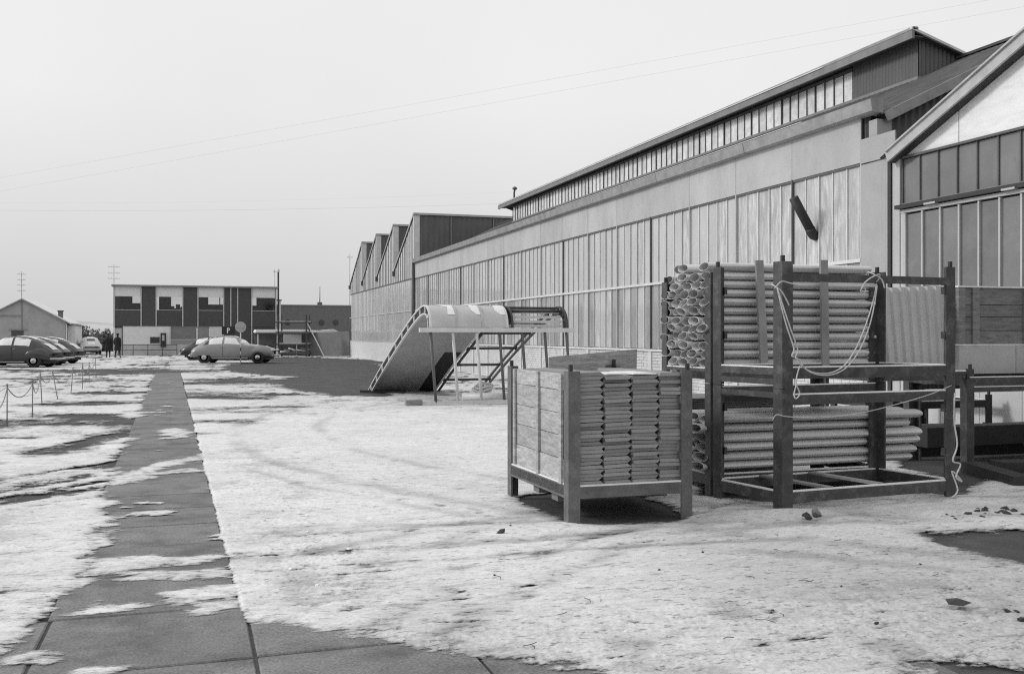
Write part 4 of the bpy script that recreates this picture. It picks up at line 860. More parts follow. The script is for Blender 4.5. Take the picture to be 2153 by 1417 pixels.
make_car('white saloon seen from behind beside the two walkers', (-8.1, 90.8, 0), D2(100), (1, 1.0, 1.0), 'car_white')

# ------------------------------------------------------------------ two walkers in dark coats
def person(label, x, y, rz, stride, sc=1.0, hatw=.16):
    t_ = thing('person', label, 'person', (x, y, 0), 'people walking by the gatehouse'); ORG[t_] = Vector((0, 0, 0))
    me_ = bpy.data.meshes.new('body'); V = []; E = []; R_2 = []
    def add(p, r, par=None):
        V.append(p); R_2.append(r)
        if par is not None: E.append((par, len(V)-1))
        return len(V)-1
    pel = add((0, 0, .92), .13); wa = add((0, 0, 1.12), .13, pel); chs = add((0, 0, 1.32), .15, wa); nk = add((0, .01, 1.49), .055, chs); hd = add((0, .03, 1.60), .085, nk); tp = add((0, .02, 1.72), .07, hd)
    for s in (-1, 1):
        hp = add((s*.09, 0, .86), .10, pel); f = stride*s
        kn = add((s*.10, .10*f+.05, .49), .065, hp); an = add((s*.10, .26*f-.02, .10 if f > 0 else .13), .042, kn); add((s*.11, .26*f+.16, .045), .04, an)
        shd = add((s*.19, 0, 1.40), .065, chs); el = add((s*.25, -.04-.05*f, 1.13), .05, shd); wr = add((s*.24, .06-.12*f, .90), .033, el); pm_ = add((s*.24, .08-.12*f, .83), .034, wr)
        for q, (dx, ln) in enumerate(((-.025, .075), (-.009, .09), (.009, .085), (.025, .07))):
            k_ = add((s*.24, .085-.12*f+dx, .80), .010, pm_); k2 = add((s*.235, .09-.12*f+dx, .80-ln*.55), .009, k_); add((s*.225, .095-.12*f+dx, .80-ln), .008, k2)
        th_ = add((s*.215, .11-.12*f, .825), .010, wr); add((s*.21, .125-.12*f, .785), .009, th_)
    me_.from_pydata(V, E, []); o = bpy.data.objects.new('body', me_); C.objects.link(o); o.parent = t_
    md = o.modifiers.new('skin', 'SKIN'); md.use_smooth_shade = True
    for i, r in enumerate(R_2): me_.skin_vertices[0].data[i].radius = (r, r)
    me_.skin_vertices[0].data[0].use_root = True
    sb2 = o.modifiers.new('sub', 'SUBSURF'); sb2.levels = 1; sb2.render_levels = 1; me_.materials.append(MATS['coat'])
    # long coat
    pr_ = [(.235, .55), (.225, .75), (.20, 1.0), (.195, 1.15), (.215, 1.32), (.19, 1.44), (.085, 1.50)]; V = []; F = []; n_ = 16
    for r, z in pr_:
        for k in range(n_):
            a = 2*math.pi*k/n_; V.append((r*math.cos(a)*(1.0 if z < 1.3 else 1.12), r*math.sin(a)*.74+.02*math.sin(3*a)*(z < .8), z))
    for i in range(len(pr_)-1):
        for k in range(n_): F.append((i*n_+k, i*n_+(k+1) % n_, (i+1)*n_+(k+1) % n_, (i+1)*n_+k))
    mk('coat', V, F, 'coat', t_, True)
    mk('face', *lathev([(.03, -.09), (.07, -.04), (.078, .03), (.07, .08), (.02, .115)], 12, 'z', (0, .035, 1.60)), 'skin', t_, True)
    mk('hat', *lathev([(hatw, 0), (hatw, .012), (.095, .02), (.095, .09), (.07, .12), (.01, .125)], 16, 'z', (0, .02, 1.66)), 'coat', t_, True)
    t_.rotation_euler.z = rz; t_.scale = (sc,)*3
person('person in a dark coat and cap walking on the left', -5.75, 76.7, D2(5), .6, 1.0, .13)
person('person in a dark coat and brimmed hat striding on the right', -5.1, 76.3, D2(-14), 1.0, 1.0, .16)

# ------------------------------------------------------------------ curved roof shell and bare frame on a trestle in the yard
PRF = [(28.5, .02), (27.6, .44), (26.6, .89), (25.5, 1.36), (24.5, 1.76), (23.8, 2.02), (23.3, 2.18), (22.95, 2.27), (22.65, 2.31), (22.4, 2.28), (22.2, 2.18), (22.07, 2.02), (22.01, 1.79)]
ORD = ['first', 'second', 'third', 'fourth', 'fifth', 'sixth', 'seventh', 'eighth', 'ninth', 'tenth', 'eleventh', 'twelfth', 'thirteenth', 'fourteenth', 'fifteenth', 'sixteenth', 'seventeenth', 'eighteenth', 'nineteenth', 'twentieth', 'twenty-first', 'twenty-second', 'twenty-third', 'twenty-fourth', 'twenty-fifth', 'twenty-sixth', 'twenty-seventh', 'twenty-eighth', 'twenty-ninth', 'thirtieth']
def cat2(P_, n_=4):
    out = []
    for i in range(len(P_)-1):
        p0, p1, p2, p3 = [Vector(P_[min(max(i+q, 0), len(P_)-1)]) for q in (-1, 0, 1, 2)]
        for k in range(n_):
            t_ = k/n_; v = .5*((2*p1)+(p2-p0)*t_+(2*p0-5*p1+4*p2-p3)*t_*t_+(3*p1-p0-3*p2+p3)*t_**3); out.append((v.x, v.y))
    return out+[tuple(P_[-1])]
PRF0 = PRF; PRF = cat2(PRF, 3)
def shx(y): return -.055*max(0, y-22.6)
def offp(pr2, t_):
    out = []
    for i in range(len(pr2)):
        a = Vector(pr2[max(i-1, 0)]); b2 = Vector(pr2[min(i+1, len(pr2)-1)]); d_ = (b2-a).normalized(); n_ = Vector((-d_.y, d_.x))   # towards the underside
        out.append((pr2[i][0]+n_.x*t_, pr2[i][1]+n_.y*t_))
    return out
def sweep(pr2, xa, xb, t0, t1):
    a = offp(pr2, t0); b2 = offp(pr2, t1); V = []; F = []
    for (p, q) in zip(a, b2): V += [(xa+shx(p[0]), p[0], p[1]), (xb+shx(p[0]), p[0], p[1]), (xb+shx(p[0]), q[0], q[1]), (xa+shx(p[0]), q[0], q[1])]
    for i in range(len(pr2)-1):
        k = 4*i
        for s in range(4): F.append((k+s, k+(s+1) % 4, k+4+(s+1) % 4, k+4+s))
    k = 4*(len(pr2)-1); F += [(3, 2, 1, 0), (k, k+1, k+2, k+3)]; return V, F
# sign: check which side is below
S_ = 1 if offp(PRF, .1)[3][1] < PRF[3][1] else -1
rs = thing('roof_shell', 'large curved sheet-metal roof shell sloping to the ground beside the crate', 'roof shell', (6, 24, 0))
XS0, XS1 = 5.12, 6.97
for i in range(3):
    a = XS0+.03+.607*i; o = mk('skin_panel', *sweep(PRF, a, a+.60, 0, S_*.012), 'ramp_skin', rs, True); o.data.set_sharp_from_angle(angle=math.radians(40))
    if i: mk('seam_rib', *sweep(PRF[15:], a-.03, a+.012, -S_*.018, -S_*.001), 'alu_frame', rs)
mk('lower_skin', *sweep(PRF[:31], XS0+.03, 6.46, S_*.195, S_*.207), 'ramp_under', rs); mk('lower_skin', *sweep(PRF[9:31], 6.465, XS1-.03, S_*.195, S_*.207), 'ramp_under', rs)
mk('lower_skin', *sweep(PRF[:10], 6.465, XS1-.03, S_*.18, S_*.19), 'ramp_inner', rs)  # near-black sheet put in for the dark patch under the shell
for xe in (XS0, XS1-.03):
    mk('edge_flange', *sweep(PRF, xe-.012, xe+.04, -S_*.004, S_*.03), 'light_bar', rs); mk('edge_flange', *sweep(PRF, xe-.012, xe+.04, S_*.185, S_*.215), 'light_bar', rs)
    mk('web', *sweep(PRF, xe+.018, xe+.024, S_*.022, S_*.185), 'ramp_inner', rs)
    po = offp(PRF, S_*.02); pi_ = offp(PRF, S_*.19); acc = 0; last = 0
    L2 = 0
    for i in range(0, len(PRF)-1):
        seg = math.hypot(PRF[i+1][0]-PRF[i][0], PRF[i+1][1]-PRF[i][1]); acc += seg
        if acc < .42: continue
        acc = 0
        for k in range(1):
            q = .5; a = [po[i][s]+(po[i+1][s]-po[i][s])*q for s in (0, 1)]; b2 = [pi_[i][s]+(pi_[i+1][s]-pi_[i][s])*q for s in (0, 1)]
            bar('web_strut', (xe+.006+shx(a[0]), a[0], a[1]), (xe+.006+shx(a[0]), b2[0], b2[1]), .05, .035, 'light_bar', rs, up=(0, 1, 0))
rp = random.Random(9)
for i in range(3):
    a = XS0+.06+.607*i
    V = []; F = []; pp = offp(PRF[20:34:2], -S_*.010)
    for k, (y, z) in enumerate(pp):
        w0 = max(.05, .52*(1-.13*k)+rp.uniform(-.12, .08)); x0 = a+.54-w0
        V += [(x0, y, z), (a+.54, y, z)]
        if k: F.append((2*k-2, 2*k-1, 2*k+1, 2*k))
    mk('snow_patch', V, F, 'snow_cap', rs, True)
bf = thing('bare_shell_frame', 'bare dark tubular frame of a roof shell on the trestle, part sheeted', 'frame', (7.7, 24, 0))
for xe in (7.06, 8.42):
    mk('stringer', *sweep(PRF, xe, xe+.05, 0, S_*.05), 'ramp_steel', bf); mk('stringer', *sweep(PRF, xe, xe+.05, S_*.16, S_*.21), 'ramp_steel', bf)
    for i in range(0, len(PRF)-1, 3):
        a = offp(PRF, S_*.03)[i]; b2 = offp(PRF, S_*.18)[i]; bar('strut', (xe+.025+shx(a[0]), a[0], a[1]), (xe+.025+shx(a[0]), b2[0], b2[1]), .05, .06, 'ramp_steel', bf, up=(0, 1, 0))
for i in (0, 3, 6, 9, 12, 15, 21, 27):
    y, z = offp(PRF, S_*.10)[i]; tube('cross_tube', [(7.06+shx(y), y, z), (8.47+shx(y), y, z)], .035, 'ramp_steel', bf, 8)
for k, (y, z) in enumerate(((22.62, 2.26), (22.48, 2.16), (22.36, 2.04), (22.28, 1.93), (22.2, 1.83))): box('slat', 7.0, 8.38, y-.05, y+.05, z-.03, z+.03, 'pale_sheet' if k else 'ramp_steel', bf)
tr = thing('trestle', 'steel trestle of leaning thin legs carrying the roof shell', 'trestle', (6.7, 22.1, 0))
bar('top_rail', (4.86, 21.98, 1.73), (8.60, 21.98, 1.73), .10, .10, 'leg_pale', tr); bar('base_rail', (4.78, 22.28, .07), (8.85, 22.05, .07), .09, .07, 'leg_pale', tr)
for k, x in enumerate((5.12, 5.64, 6.20, 6.75, 7.30, 7.86, 8.40)): tube('leg', [(x, 21.98, 1.68), (x+.19, 22.24-.012*k, .05)], .035, 'leg_pale' if k in (1, 2) else 'leg_dark', tr, 8)
tag(bar('timber_block', (4.60, 22.25, .07), (4.98, 22.27, .07), .14, .14, 'plank_dark'), 'short dark timber block under the left end of the trestle', 'timber')
tag(tube('steel_pipe', [(6.3, 23.6, .10), (7.6, 23.0, .10)], .11, 'low_sheet', None, 14), 'pale pipe lying on the snow under the bare frame', 'pipe')
for k in range(5):
    r_ = .28-.02*k; pts = [(7.0+.05*k+r_*math.cos(a*.42), 24.6+.03*k+r_*.8*math.sin(a*.42), .06+.07*k+.04*math.sin(a*.9+k)) for a in range(16)]
    tag(tube('hose_coil', pts, .035, 'low_sheet', None, 6), 'loop of pale hose in the untidy coil under the bare frame', 'hose', 'loops of the hose coil')
tag(bar('threshold_beam', (4.55, 28.2, .02), (5.7, 27.6, .02), .18, .09, 'black'), 'black beam on the ground where the roof shell meets it', 'beam')

# ------------------------------------------------------------------ steel stillages
def bev(x0, x1, y0, y1, z0, z1, b=.008):
    """box with chamfered vertical edges"""
    P = [(x0+b, y0), (x1-b, y0), (x1, y0+b), (x1, y1-b), (x1-b, y1), (x0+b, y1), (x0, y1-b), (x0, y0+b)]
    return prism(P, 'z', z0, z1)
def stillage(label, O, U, Vv, W_, D_, z0, z1, pw=.09, base=.20, rails=(), mname='steel', group='steel stillages in the yard', posts=(1, 1, 1, 1), feet=True, snow=True, name='stillage'):
    O = Vector((*O, 0)); U = Vector((*U, 0)).normalized(); Vv = Vector((*Vv, 0)).normalized()
    t_ = thing(name, label, 'stillage', (O.x, O.y, z0), group)
    def w(u, v, z): p = O+U*u+Vv*v; return (p.x, p.y, z)
    for k, (u, v) in enumerate(((0, 0), (W_, 0), (W_, D_), (0, D_))):
        if not posts[k]: continue
        a = w(u, v, z0); h = pw/2; su = 1 if u == 0 else -1; sv = 1 if v == 0 else -1
        # L-section post: two flanges
        V, F = join([prism([(O+U*(u+su*q[0])+Vv*(v+sv*q[1])).to_2d()[:] for q in ((-.012, -.012), (pw, -.012), (pw, .006), (.006, .006), (.006, pw), (-.012, pw))], 'z', z0-.012 if z0 < .1 else z0, z1)])
        mk('post', V, F, mname, t_)
        for zl in (z0+.42*(z1-z0), z0+.8*(z1-z0)): bar('lug', w(u+su*(pw-.005), v+sv*.02, zl-.035), w(u+su*(pw-.005), v+sv*.02, zl+.035), .05, .03, mname, t_)
        V, F = barv(w(u+su*.02, v+sv*.02, z1-.02), w(u+su*.02, v+sv*.02, z1+.055), .03, .03); mk('pin', V, F, 'black_steel', t_)
    for (kind, a, b2, z, hh) in (('rail', (0, 0), (W_, 0), base, .10), ('rail', (0, D_), (W_, D_), base, .10), ('rail', (0, 0), (0, D_), base, .10), ('rail', (W_, 0), (W_, D_), base, .10))+tuple(rails):
        d_ = Vector((b2[0]-a[0], b2[1]-a[1])).normalized()*(pw*.4 if kind != 'slat' else 0)
        ins = .012
        pa = w(a[0]+d_.x+(ins if a[0] == b2[0] == 0 else 0), a[1]+d_.y+(ins if a[1] == b2[1] == 0 else 0), z); pb = w(b2[0]-d_.x+(ins if a[0] == b2[0] == 0 else 0), b2[1]-d_.y+(ins if a[1] == b2[1] == 0 else 0), z)
        m3 = mname if kind != 'slat' else 'batten'
        bar(kind, pa, pb, .045 if kind != 'slat' else .09, hh, m3, t_)
        if snow and kind in ('rail', 'snowrail') and hh > .05:
            bar('rail_snow', (pa[0], pa[1], z+hh/2+.006), (pb[0], pb[1], z+hh/2+.006), .040, .012, 'snow_cap', t_)
    return t_

# crate with board side, holding folded sections
CX0, CX1, CY0, CY1 = 3.03, 4.20, 7.86, 9.46
crate = stillage('short-legged steel crate with pale board side, full of folded sheet sections', (CX0, CY0), (1, .015), (-.02, 1), 1.15, 1.58, 0, 1.30, .095, .27, (('rail', (0, 0), (0, 1.58), .285, .09),), 'steel_worn', None, name='crate')
bar('runner', (CX0+.05, 8.35, .17), (CX1-.05, 8.35, .17), .16, .07, 'plank_dark', crate); bar('runner', (CX0+.05, 8.85, .17), (CX1-.05, 8.85, .17), .16, .07, 'plank_dark', crate)
box('deck', CX0+.06, CX1-.05, CY0+.05, CY1-.05, .275, .315, 'plank_dark', crate)
rb = random.Random(21); z = .335
for k in range(5):
    hgt = (.21, .20, .19, .20, .145)[k]; o = box('board', CX0-.002+rb.uniform(-.004, .004), CX0+.022, CY0+.10, CY1-.075, z, z+hgt-.006, 'plank_pale', crate); z += hgt
for yy in (8.02, 8.62, 9.31): box('batten', CX0-.026, CX0-.006, yy-.03, yy+.03, .33, 1.275, 'plank_pale', crate)
for zz in (.85, 1.12): box('clip', CX0-.03, CX0+.06, CY1-.02, CY1+.03, zz, zz+.018, 'light_bar', crate)
mk('rear_board', [(3.42, 9.40, .32), (4.36, 9.42, .32), (4.36, 9.44, .32), (3.42, 9.42, .32), (3.42, 9.44, 1.385), (4.42, 9.50, 1.46), (4.42, 9.52, 1.46), (3.42, 9.46, 1.385)], BOXF, 'plank_pale', crate)
bar('side_plank', (4.12, 7.93, .33), (4.05, 7.95, 1.30), .03, .05, 'batten', crate)
# folded sections: shallow trays, open towards their neighbours
def tray(w, ch, h):
    """shallow folded tray: square left lip, right lip folded in below"""
    a = w/2; P = [(-a+.006, 0), (a-ch, 0), (a, h), (-a, h)]
    V = [(x, 0, z) for x, z in P]+[(x, 1.40, z) for x, z in P]
    F = [(3, 2, 6, 7), (0, 4, 5, 1), (1, 5, 6, 2), (0, 3, 7, 4), (0, 1, 2, 3), (7, 6, 5, 4)]
    return V, F
HS = .0295
tm = [mesh('folded_section', *tray(w_, t2, HS), 'sheet_section') for (w_, t2) in ((.262, .034), (.258, .028), (.265, .040))]
tu = [mesh('folded_section', *[[(x, y, HS-z) for x, y, z in tray(w_, t2, HS)[0]], [f[::-1] for f in tray(w_, t2, HS)[1]]], 'sheet_section') for (w_, t2) in ((.262, .034), (.258, .028), (.265, .040))]
LBL = 'folded grey sheet-metal section stacked in the board-sided crate'
for c_ in range(4):
    zz = .325; xc = CX0+.205+.262*c_; n_ = (29, 28, 28, 29)[c_]; tilt = 0
    for k in range(n_):
        o = bpy.data.objects.new('folded_section', (tm if k % 2 else tu)[rb.randrange(3)]); C.objects.link(o)
        tilt = tilt*.7+rb.uniform(-.022, .022)+(-.010 if c_ < 2 else .006)
        o.location = (xc+rb.uniform(-.007, .007), CY0+.035+rb.uniform(-.02, .035), zz+rb.uniform(0, .002)); o.rotation_euler = (rb.uniform(-.003, .003), tilt*.6, 0); hh = HS
        tag(o, '%s folded sheet section from the top in the %s column of the crate' % (ORD[n_-1-k], ('leftmost', 'second', 'third', 'rightmost')[c_]), 'metal section', 'folded sections in the crate'); zz += hh+.0022+rb.uniform(0, .0028)
for c_, (w_, l_) in enumerate(((.10, .25), (.20, .35), (.22, .5), (.04, .2))):
    x = CX0+.205+.262*c_; tag(box('snow_patch', x-w_/2, x+w_/2, CY0+.06, CY0+.06+l_, 1.262-.012*(c_ == 3), 1.275-.012*(c_ == 3), 'snow_cap'), 'thin snow patch on top of the %s column of the crate' % ('leftmost', 'second', 'third', 'rightmost')[c_], 'snow', 'snow on the crate sections')

# front rack: two open stillages, one on the other
UA, VA = (2.03, .17), (-.16, .93)
stillage('empty lower stillage of the front stack, base rails on the snow', (5.05, 7.78), UA, VA, 2.04, .945, 0, 1.12, .105, .14, (('rail', (0, 0), (2.04, 0), 1.02, .09), ('rail', (0, .945), (2.04, .945), 1.05, .09), ('rail', (0, 0), (0, .945), 1.06, .05), ('slat', (.55, .02), (.55, .92), .20, .02), ('slat', (1.15, .02), (1.15, .92), .20, .02)))
stillage('empty upper stillage of the front stack with rope tied to its rail', (5.05, 7.78), UA, VA, 2.04, .945, 1.125, 2.27, .105, 1.26, (('top_rail', (0, 0), (2.04, 0), 2.13, .07), ('rail', (0, 0), (0, .945), 1.20, .09)))
# rear stack holding shells above and long channels below
UB, VB = (1, .02), (-.03, 1)
stillage('lower stillage of the rear stack filled with long channels', (4.93, 8.86), UB, VB, 2.0, 1.0, 0, 1.12, .10, .16, (('rail', (0, 0), (2.0, 0), .98, .09),))
stillage('upper stillage of the rear stack filled with curved shells', (4.93, 8.86), UB, VB, 2.0, 1.0, 1.125, 2.18, .10, 1.22, (('rail', (0, 0), (0, 1.0), 1.2, .08),))
# curved shells: nested oval half-tubes with oblique ends
def ovalshell(L_, rx, rz, cut):
    """C-shaped oval shell along X, open below"""
    n_ = 18; V = []; F = []; t_ = .0035
    for e_, x in ((0, 0), (1, L_)):
        for rr3 in (1.0, 1-t_/rx):
            for k in range(n_+1):
                a = math.radians(-82)+math.radians(344)*k/n_; y = rx*rr3*math.cos(a); z = rz*(1+(rr3-1)*rx/rz)*math.sin(a)
                V.append((x+(cut*(z/rz) if e_ == 0 else cut*.3*(z/rz)), y, z))
    m_ = n_+1
    for k in range(n_):
        F += [(k, k+1, 2*m_+k+1, 2*m_+k), (m_+k+1, m_+k, 3*m_+k, 3*m_+k+1), (k+1, k, m_+k, m_+k+1), (2*m_+k, 2*m_+k+1, 3*m_+k+1, 3*m_+k)]
    F += [(0, 2*m_, 3*m_, m_), (n_, m_+n_, 3*m_+n_, 2*m_+n_)]
    return V, F
om = [mesh('curved_shell', *ovalshell(1.93+q*.02, .104, .0435, c2), 'shell_sheet', False) for q, c2 in ((0, .006), (1, -.012), (2, .02))]
for me_ in om:
    for p in me_.polygons: p.use_smooth = len(p.vertices) == 4
    me_.set_sharp_from_angle(angle=math.radians(40))
for r in range(12):
    for c_ in range(5):
        if r == 11 and c_ in (1, 4): continue
        o = bpy.data.objects.new('curved_shell', rb.choice(om)); C.objects.link(o)
        yy = 8.985+.205*c_+rb.uniform(-.012, .012)+(rb.uniform(-.03, .05) if c_ else 0)
        if yy > 9.86: yy -= .02
        o.location = (4.93+rb.uniform(-.045, .03), yy, 1.322+.0885*r+rb.uniform(-.004, .004)+(rb.uniform(-.01, .012) if c_ else 0))
        o.rotation_euler = (rb.uniform(-.2, .2) if c_ else rb.uniform(-.12, .04), rb.uniform(-.004, .004), rb.uniform(-.010, .010))
        top = r == 11
        tag(o, '%s curved shell from the front in the %s layer from the top of the bundle' % (ORD[c_], ORD[11-r]), 'metal shell', 'curved shells in the bundle')
tag(bar('spacer_batten', (5.50, 8.80, 1.27), (5.44, 8.80, 2.36), .085, .03, 'batten', None, up=(0, 1, 0)), 'slanting wooden batten in front of the shells, left one', 'batten')
tag(bar('spacer_batten', (6.22, 8.80, 1.29), (6.20, 8.80, 2.38), .085, .03, 'batten', None, up=(0, 1, 0)), 'upright wooden batten in front of the shells, right one', 'batten')
# long channels below
cm = mesh('long_channel', *ovalshell(2.55, .155, .047, .02), 'low_sheet', True); cm.set_sharp_from_angle(angle=math.radians(40))
for r in range(6):
    for c_ in range(3):
        o = bpy.data.objects.new('long_channel', cm); C.objects.link(o); o.location = (4.86+rb.uniform(-.10, .06)+.02*r, 9.05+.30*c_+rb.uniform(-.02, .02), .275+.096*r); o.rotation_euler = (rb.uniform(-.05, .05), rb.uniform(-.006, .004), rb.uniform(-.012, .012))
        tag(o, '%s long pale channel from the front in the %s layer of the low stack' % (ORD[c_], ORD[5-r]), 'metal channel', 'long channels in the low stack')
for k in range(9):
    tag(box('dark_sheet', 4.6+rb.uniform(-.05, .05), 6.6+rb.uniform(-.1, .1), 10.1, 10.9, .70+.022*k, .716+.022*k, 'plank_dark'), 'thin dark sheet in the stack behind the channels', 'sheet', 'dark sheets stacked behind the channels')
tag(box('sheet_bearer', 4.7, 6.5, 10.2, 10.8, -.01, .695, 'plank_dark'), 'dark trestle block under the stack of thin sheets', 'block')

# right-hand stack: upright ribbed sheets, board crate on panels
stillage('dark lower stillage under the upright ribbed sheets', (7.55, 9.75), (1, 0), (0, 1), 1.42, 1.0, 0, 1.20, .10, 1.12, (), 'steel')
for k in range(6):
    V = []; F = []; n_ = 46; y0 = 10.10+.05*k
    for i in range(n_+1):
        u = i/n_; x = 7.93+.03*k+.95*u; q = (i % 6); w_ = (.022 if q in (1, 2, 3) else -.012)
        V += [(x+.04*(k == 0), y0+w_, 1.20), (x-.03+.05*u, y0+w_+.05, 2.17+.05*u+.004*k)]
        if i: F.append((2*i-2, 2*i, 2*i+1, 2*i-1))
    tag(mk('ribbed_sheet', V, F, 'pale_sheet'), '%s pale ribbed sheet from the front standing upright in the right-hand stack' % ORD[k], 'sheet', 'upright ribbed sheets')
tag(box('fibre_panel', 8.98, 9.85, 9.98, 10.06, 1.13, 1.485, 'fibre_panel'), 'smooth grey panel below the board crate, left of the pair', 'panel'); tag(box('fibre_panel', 9.86, 11.0, 9.98, 10.06, 1.13, 1.485, 'fibre_panel'), 'smooth grey panel below the board crate, right of the pair', 'panel')
bc = thing('board_crate', 'weathered dark board crate on the stack at the right edge', 'crate', (9.9, 10.3, 1.49))
for k, (a, b2) in enumerate(((1.495, 1.66), (1.668, 1.83), (1.838, 1.98), (1.988, 2.19))): box('board', 8.96, 11.0, 9.99, 10.02, a, b2, 'plank_dark', bc)
for x in (9.0, 9.22, 10.02, 10.95): box('batten', x-.05, x+.05, 9.955, 9.987, 1.50, 2.19, 'plank_dark', bc)
box('side', 8.96, 9.0, 10.025, 10.9, 1.495, 2.19, 'plank_dark', bc); box('back', 9.005, 11.0, 10.87, 10.9, 1.495, 2.19, 'plank_dark', bc); box('lid_snow', 8.95, 11.0, 9.96, 10.9, 2.195, 2.215, 'snow_cap', bc)
stillage('low open stillage carrying the board crate at the right edge', (8.86, 9.72), (1, .03), (0, 1), 2.2, 1.1, 0, 1.09, .10, 1.045, (('rail', (0, 0), (2.2, 0), .95, .06), ('rail', (0, 1.1), (2.2, 1.1), .93, .07)), 'steel')
stillage('empty dark stillage in shadow before the gabled workshop', (9.3, 11.6), (1, .0), (0, 1), 1.7, 1.4, 0, .75, .10, .62, (('rail', (0, 0), (1.7, 0), .12, .10),), 'black_steel')
for k, (a, b2, w_, h_, m_) in enumerate((((7.9, 11.2, .07), (10.9, 11.0, .07), .2, .16, 'black'), ((7.7, 12.4, .14), (10.8, 12.2, .14), .25, .28, 'black'), ((8.75, 9.55, .05), (8.35, 8.35, .05), .22, .13, 'black'), ((9.1, 9.5, .05), (11.0, 9.3, .05), .3, .12, 'black'), ((7.4, 10.9, .05), (8.7, 10.7, .05), .16, .12, 'plank_dark'), ((8.9, 10.6, .30), (11.0, 10.7, .30), .3, .25, 'black'))):
    tag(bar('baulk', a, b2, w_, h_, m_), ['black baulk lying behind the upright sheets', 'thick black baulk nearest the workshop door', 'black baulk running forward from the right-hand stack', 'black baulk lying before the low open stillage', 'short dark baulk behind the front stack', 'black baulk resting under the board crate stillage'][k], 'baulk', 'dark baulks on the ground at right')

# ropes
def smoothp(P, n_=5):
    P = [Vector(p) for p in P]; out = []
    for i in range(len(P)-1):
        p0, p1, p2, p3 = P[max(i-1, 0)], P[i], P[i+1], P[min(i+2, len(P)-1)]
        for k in range(n_):
            t_ = k/n_; out.append(.5*((2*p1)+(p2-p0)*t_+(2*p0-5*p1+4*p2-p3)*t_*t_+(3*p1-p0-3*p2+p3)*t_**3))
    return out+[P[-1]]
R1 = [(4.93, 7.68, 2.03), (4.97, 7.68, 1.88), (5.02, 7.68, 1.71), (5.08, 7.69, 1.57), (5.11, 7.69, 1.48), (5.09, 7.69, 1.42), (5.14, 7.69, 1.4), (5.17, 7.69, 1.35), (5.26, 7.7, 1.29), (5.39, 7.71, 1.26), (5.54, 7.72, 1.27), (5.68, 7.73, 1.34), (5.81, 7.74, 1.5), (5.92, 7.75, 1.71), (6.0, 7.76, 1.91), (6.05, 7.77, 2.08)]
R2 = [(5.17, 7.69, 1.33), (5.14, 7.69, 1.24), (5.13, 7.69, 1.15), (5.11, 7.69, 1.08), (5.13, 7.69, 1.04), (5.17, 7.69, 1.08), (5.14, 7.69, 1.15)]
R3 = [(4.91, 7.72, 0.85), (4.94, 7.70, 0.9), (5.05, 7.69, 0.88), (5.42, 7.72, 0.86), (5.86, 7.75, 0.89), (6.31, 7.80, 0.96), (6.71, 7.84, 1.04), (7.0, 7.88, 1.12)]
R5 = [(6.05, 7.77, 2.07), (5.96, 7.76, 2.08), (5.89, 7.75, 2.06), (5.86, 7.75, 2.01), (5.89, 7.75, 1.98), (5.92, 7.76, 2.02), (5.89, 7.75, 2.07), (5.97, 7.76, 2.13), (6.08, 7.77, 2.17), (6.12, 7.84, 2.12), (6.09, 7.90, 2.1), (6.03, 7.88, 2.19), (6.02, 7.77, 2.17), (6.10, 7.76, 2.12), (6.13, 7.76, 2.04)]
rope = thing('rope', 'pale rope hanging in a long loop from the front stillage rail', 'rope', (5.5, 7.72, 1.0))
for nm2, P_ in (('strand', R1), ('strand', [(x+.012+.02*math.sin(z*5), y-.012, z-.015) for x, y, z in R1]), ('loop', R2), ('knot', R5), ('knot', [(4.92, 7.70, 2.02), (4.98, 7.69, 2.08), (5.06, 7.69, 2.07), (5.16, 7.70, 2.05), (5.16, 7.85, 2.06), (5.0, 7.86, 2.06), (4.93, 7.74, 2.05), (4.97, 7.68, 2.0), (5.02, 7.68, 1.93), (5.06, 7.69, 1.87)])):
    tube(nm2, smoothp(P_), .0062, 'rope', rope, 6)
tag(tube('cord', smoothp(R3), .004, 'rope', None, 6), 'thin slack cord strung across the lower front stillage', 'cord')
tag(tube('tangled_cord', smoothp([(7.02, 7.86, 1.05), (7.0, 7.85, .8), (7.03, 7.84, .55), (6.96, 7.82, .4), (7.06, 7.83, .36), (6.98, 7.8, .25), (7.05, 7.8, .2), (6.95, 7.82, .3), (7.0, 7.8, .12), (6.93, 7.8, .05)]), .008, 'rope', None, 6), 'tangled cord hanging down the right front post', 'cord')

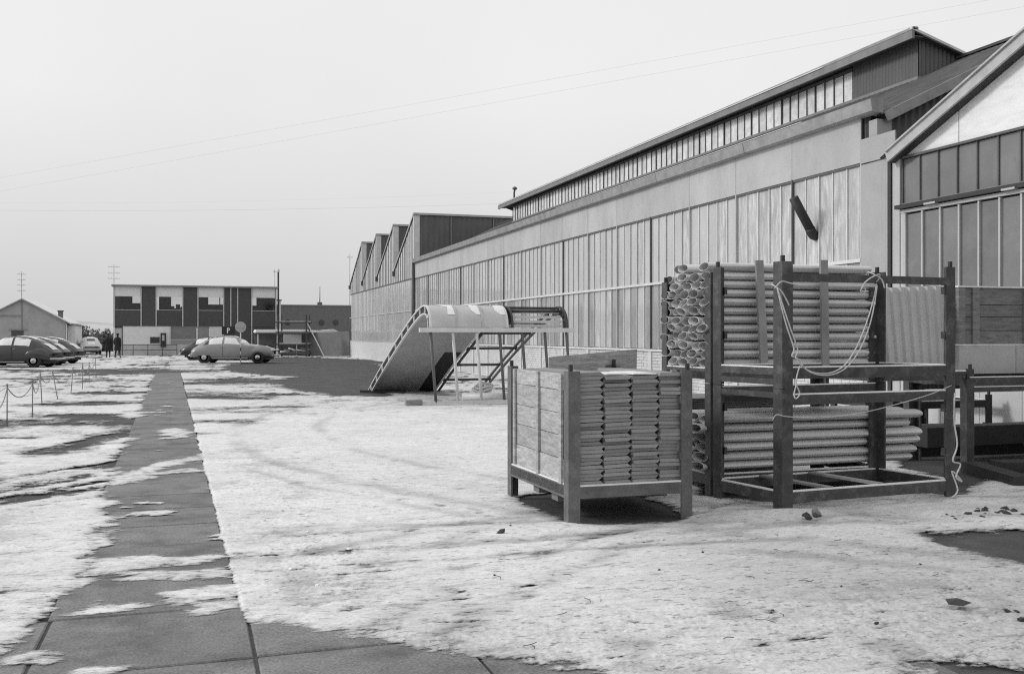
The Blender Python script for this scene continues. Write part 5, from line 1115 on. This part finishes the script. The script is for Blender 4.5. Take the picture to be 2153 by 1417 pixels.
# ------------------------------------------------------------------ clods, twigs and scraps in the snow
def clod(x, y, s, m, label, cat, group, z=.018, flat=.5):
    bmx = bmesh.new(); bmesh.ops.create_icosphere(bmx, subdivisions=1, radius=1)
    for v in bmx.verts: v.co = Vector((v.co.x*rb.uniform(.6, 1.25), v.co.y*rb.uniform(.6, 1.2)*.8, v.co.z*flat*rb.uniform(.5, 1.2)))*s
    me_ = bpy.data.meshes.new('clod'); bmx.to_mesh(me_); bmx.free(); me_.materials.append(MATS[m])
    o = bpy.data.objects.new('clod', me_); C.objects.link(o); o.location = (x, y, z+s*.2); o.rotation_euler = (rb.uniform(-.4, .4), rb.uniform(-.4, .4), rb.uniform(0, 6)); return tag(o, label, cat, group)
for (x, y, s) in ((4.94, 7.23, .055), (4.99, 7.33, .05), (5.13, 7.39, .075), (5.04, 7.27, .035)): clod(x, y, s, 'clod' if s < .07 else 'concrete', 'broken dark lump by the foot of the front stillage', 'rubble', 'lumps by the front stillage', .06)
for (x, y, s) in ((4.45, 4.57, .030), (4.50, 4.55, .02), (4.39, 4.41, .035), (3.58, 4.60, .018), (4.37, 4.33, .02), (2.36, 7.64, .045), (2.52, 7.9, .018), (3.18, 5.0, .017), (3.0, 6.1, .014), (3.55, 6.5, .016), (4.8, 5.7, .014), (1.9, 6.3, .012), (3.9, 5.35, .013)): clod(x, y, s, 'clod', 'small dark clod lying on the snow in the foreground', 'clod', 'clods on the foreground snow')
tag(mk('dead_leaf', [(4.17, 4.72, .045), (4.24, 4.68, .04), (4.33, 4.71, .045), (4.28, 4.78, .055), (4.20, 4.78, .06), (4.24, 4.73, .075)], [(0, 1, 5), (1, 2, 5), (2, 3, 5), (3, 4, 5), (4, 0, 5), (4, 3, 2, 1, 0)], 'clod'), 'single curled dark leaf on the snow at lower right', 'leaf')
for k in range(26):
    x, y = 6.55+rb.uniform(-.35, .6), 7.12+rb.uniform(-.18, .2); clod(x, y, rb.uniform(.02, .06), 'clod', 'frozen dark clod in the heap before the right-hand stack', 'clod', 'clods heaped at the right', .02, .6)
def chip(x, y, s, z):
    o = clod(x, y, s, 'snow_cap', 'small lump of kicked-up snow beside the path', 'snow lump', 'lumps of kicked-up snow', z, .35); o.name = 'snow_lump'
for k in range(36):
    x, y = rb.gauss(.85, .25), rb.uniform(5.9, 10.5)
    if x < .4: continue
    chip(x, y, rb.uniform(.008, .022), .018)
for k in range(22):
    x, y = rb.uniform(1.5, 5.2), rb.uniform(4.3, 7.0); L_ = rb.uniform(.03, .12); a = rb.uniform(0, 3.14)
    if k < 40: tag(tube('twig', [(x, y, .026), (x+L_*.5*math.cos(a), y+L_*.5*math.sin(a), .029), (x+L_*math.cos(a+.3), y+L_*math.sin(a+.3), .026)], .002, 'clod', None, 4), 'thin dark twig lying on the foreground snow', 'twig', 'twigs on the foreground snow')
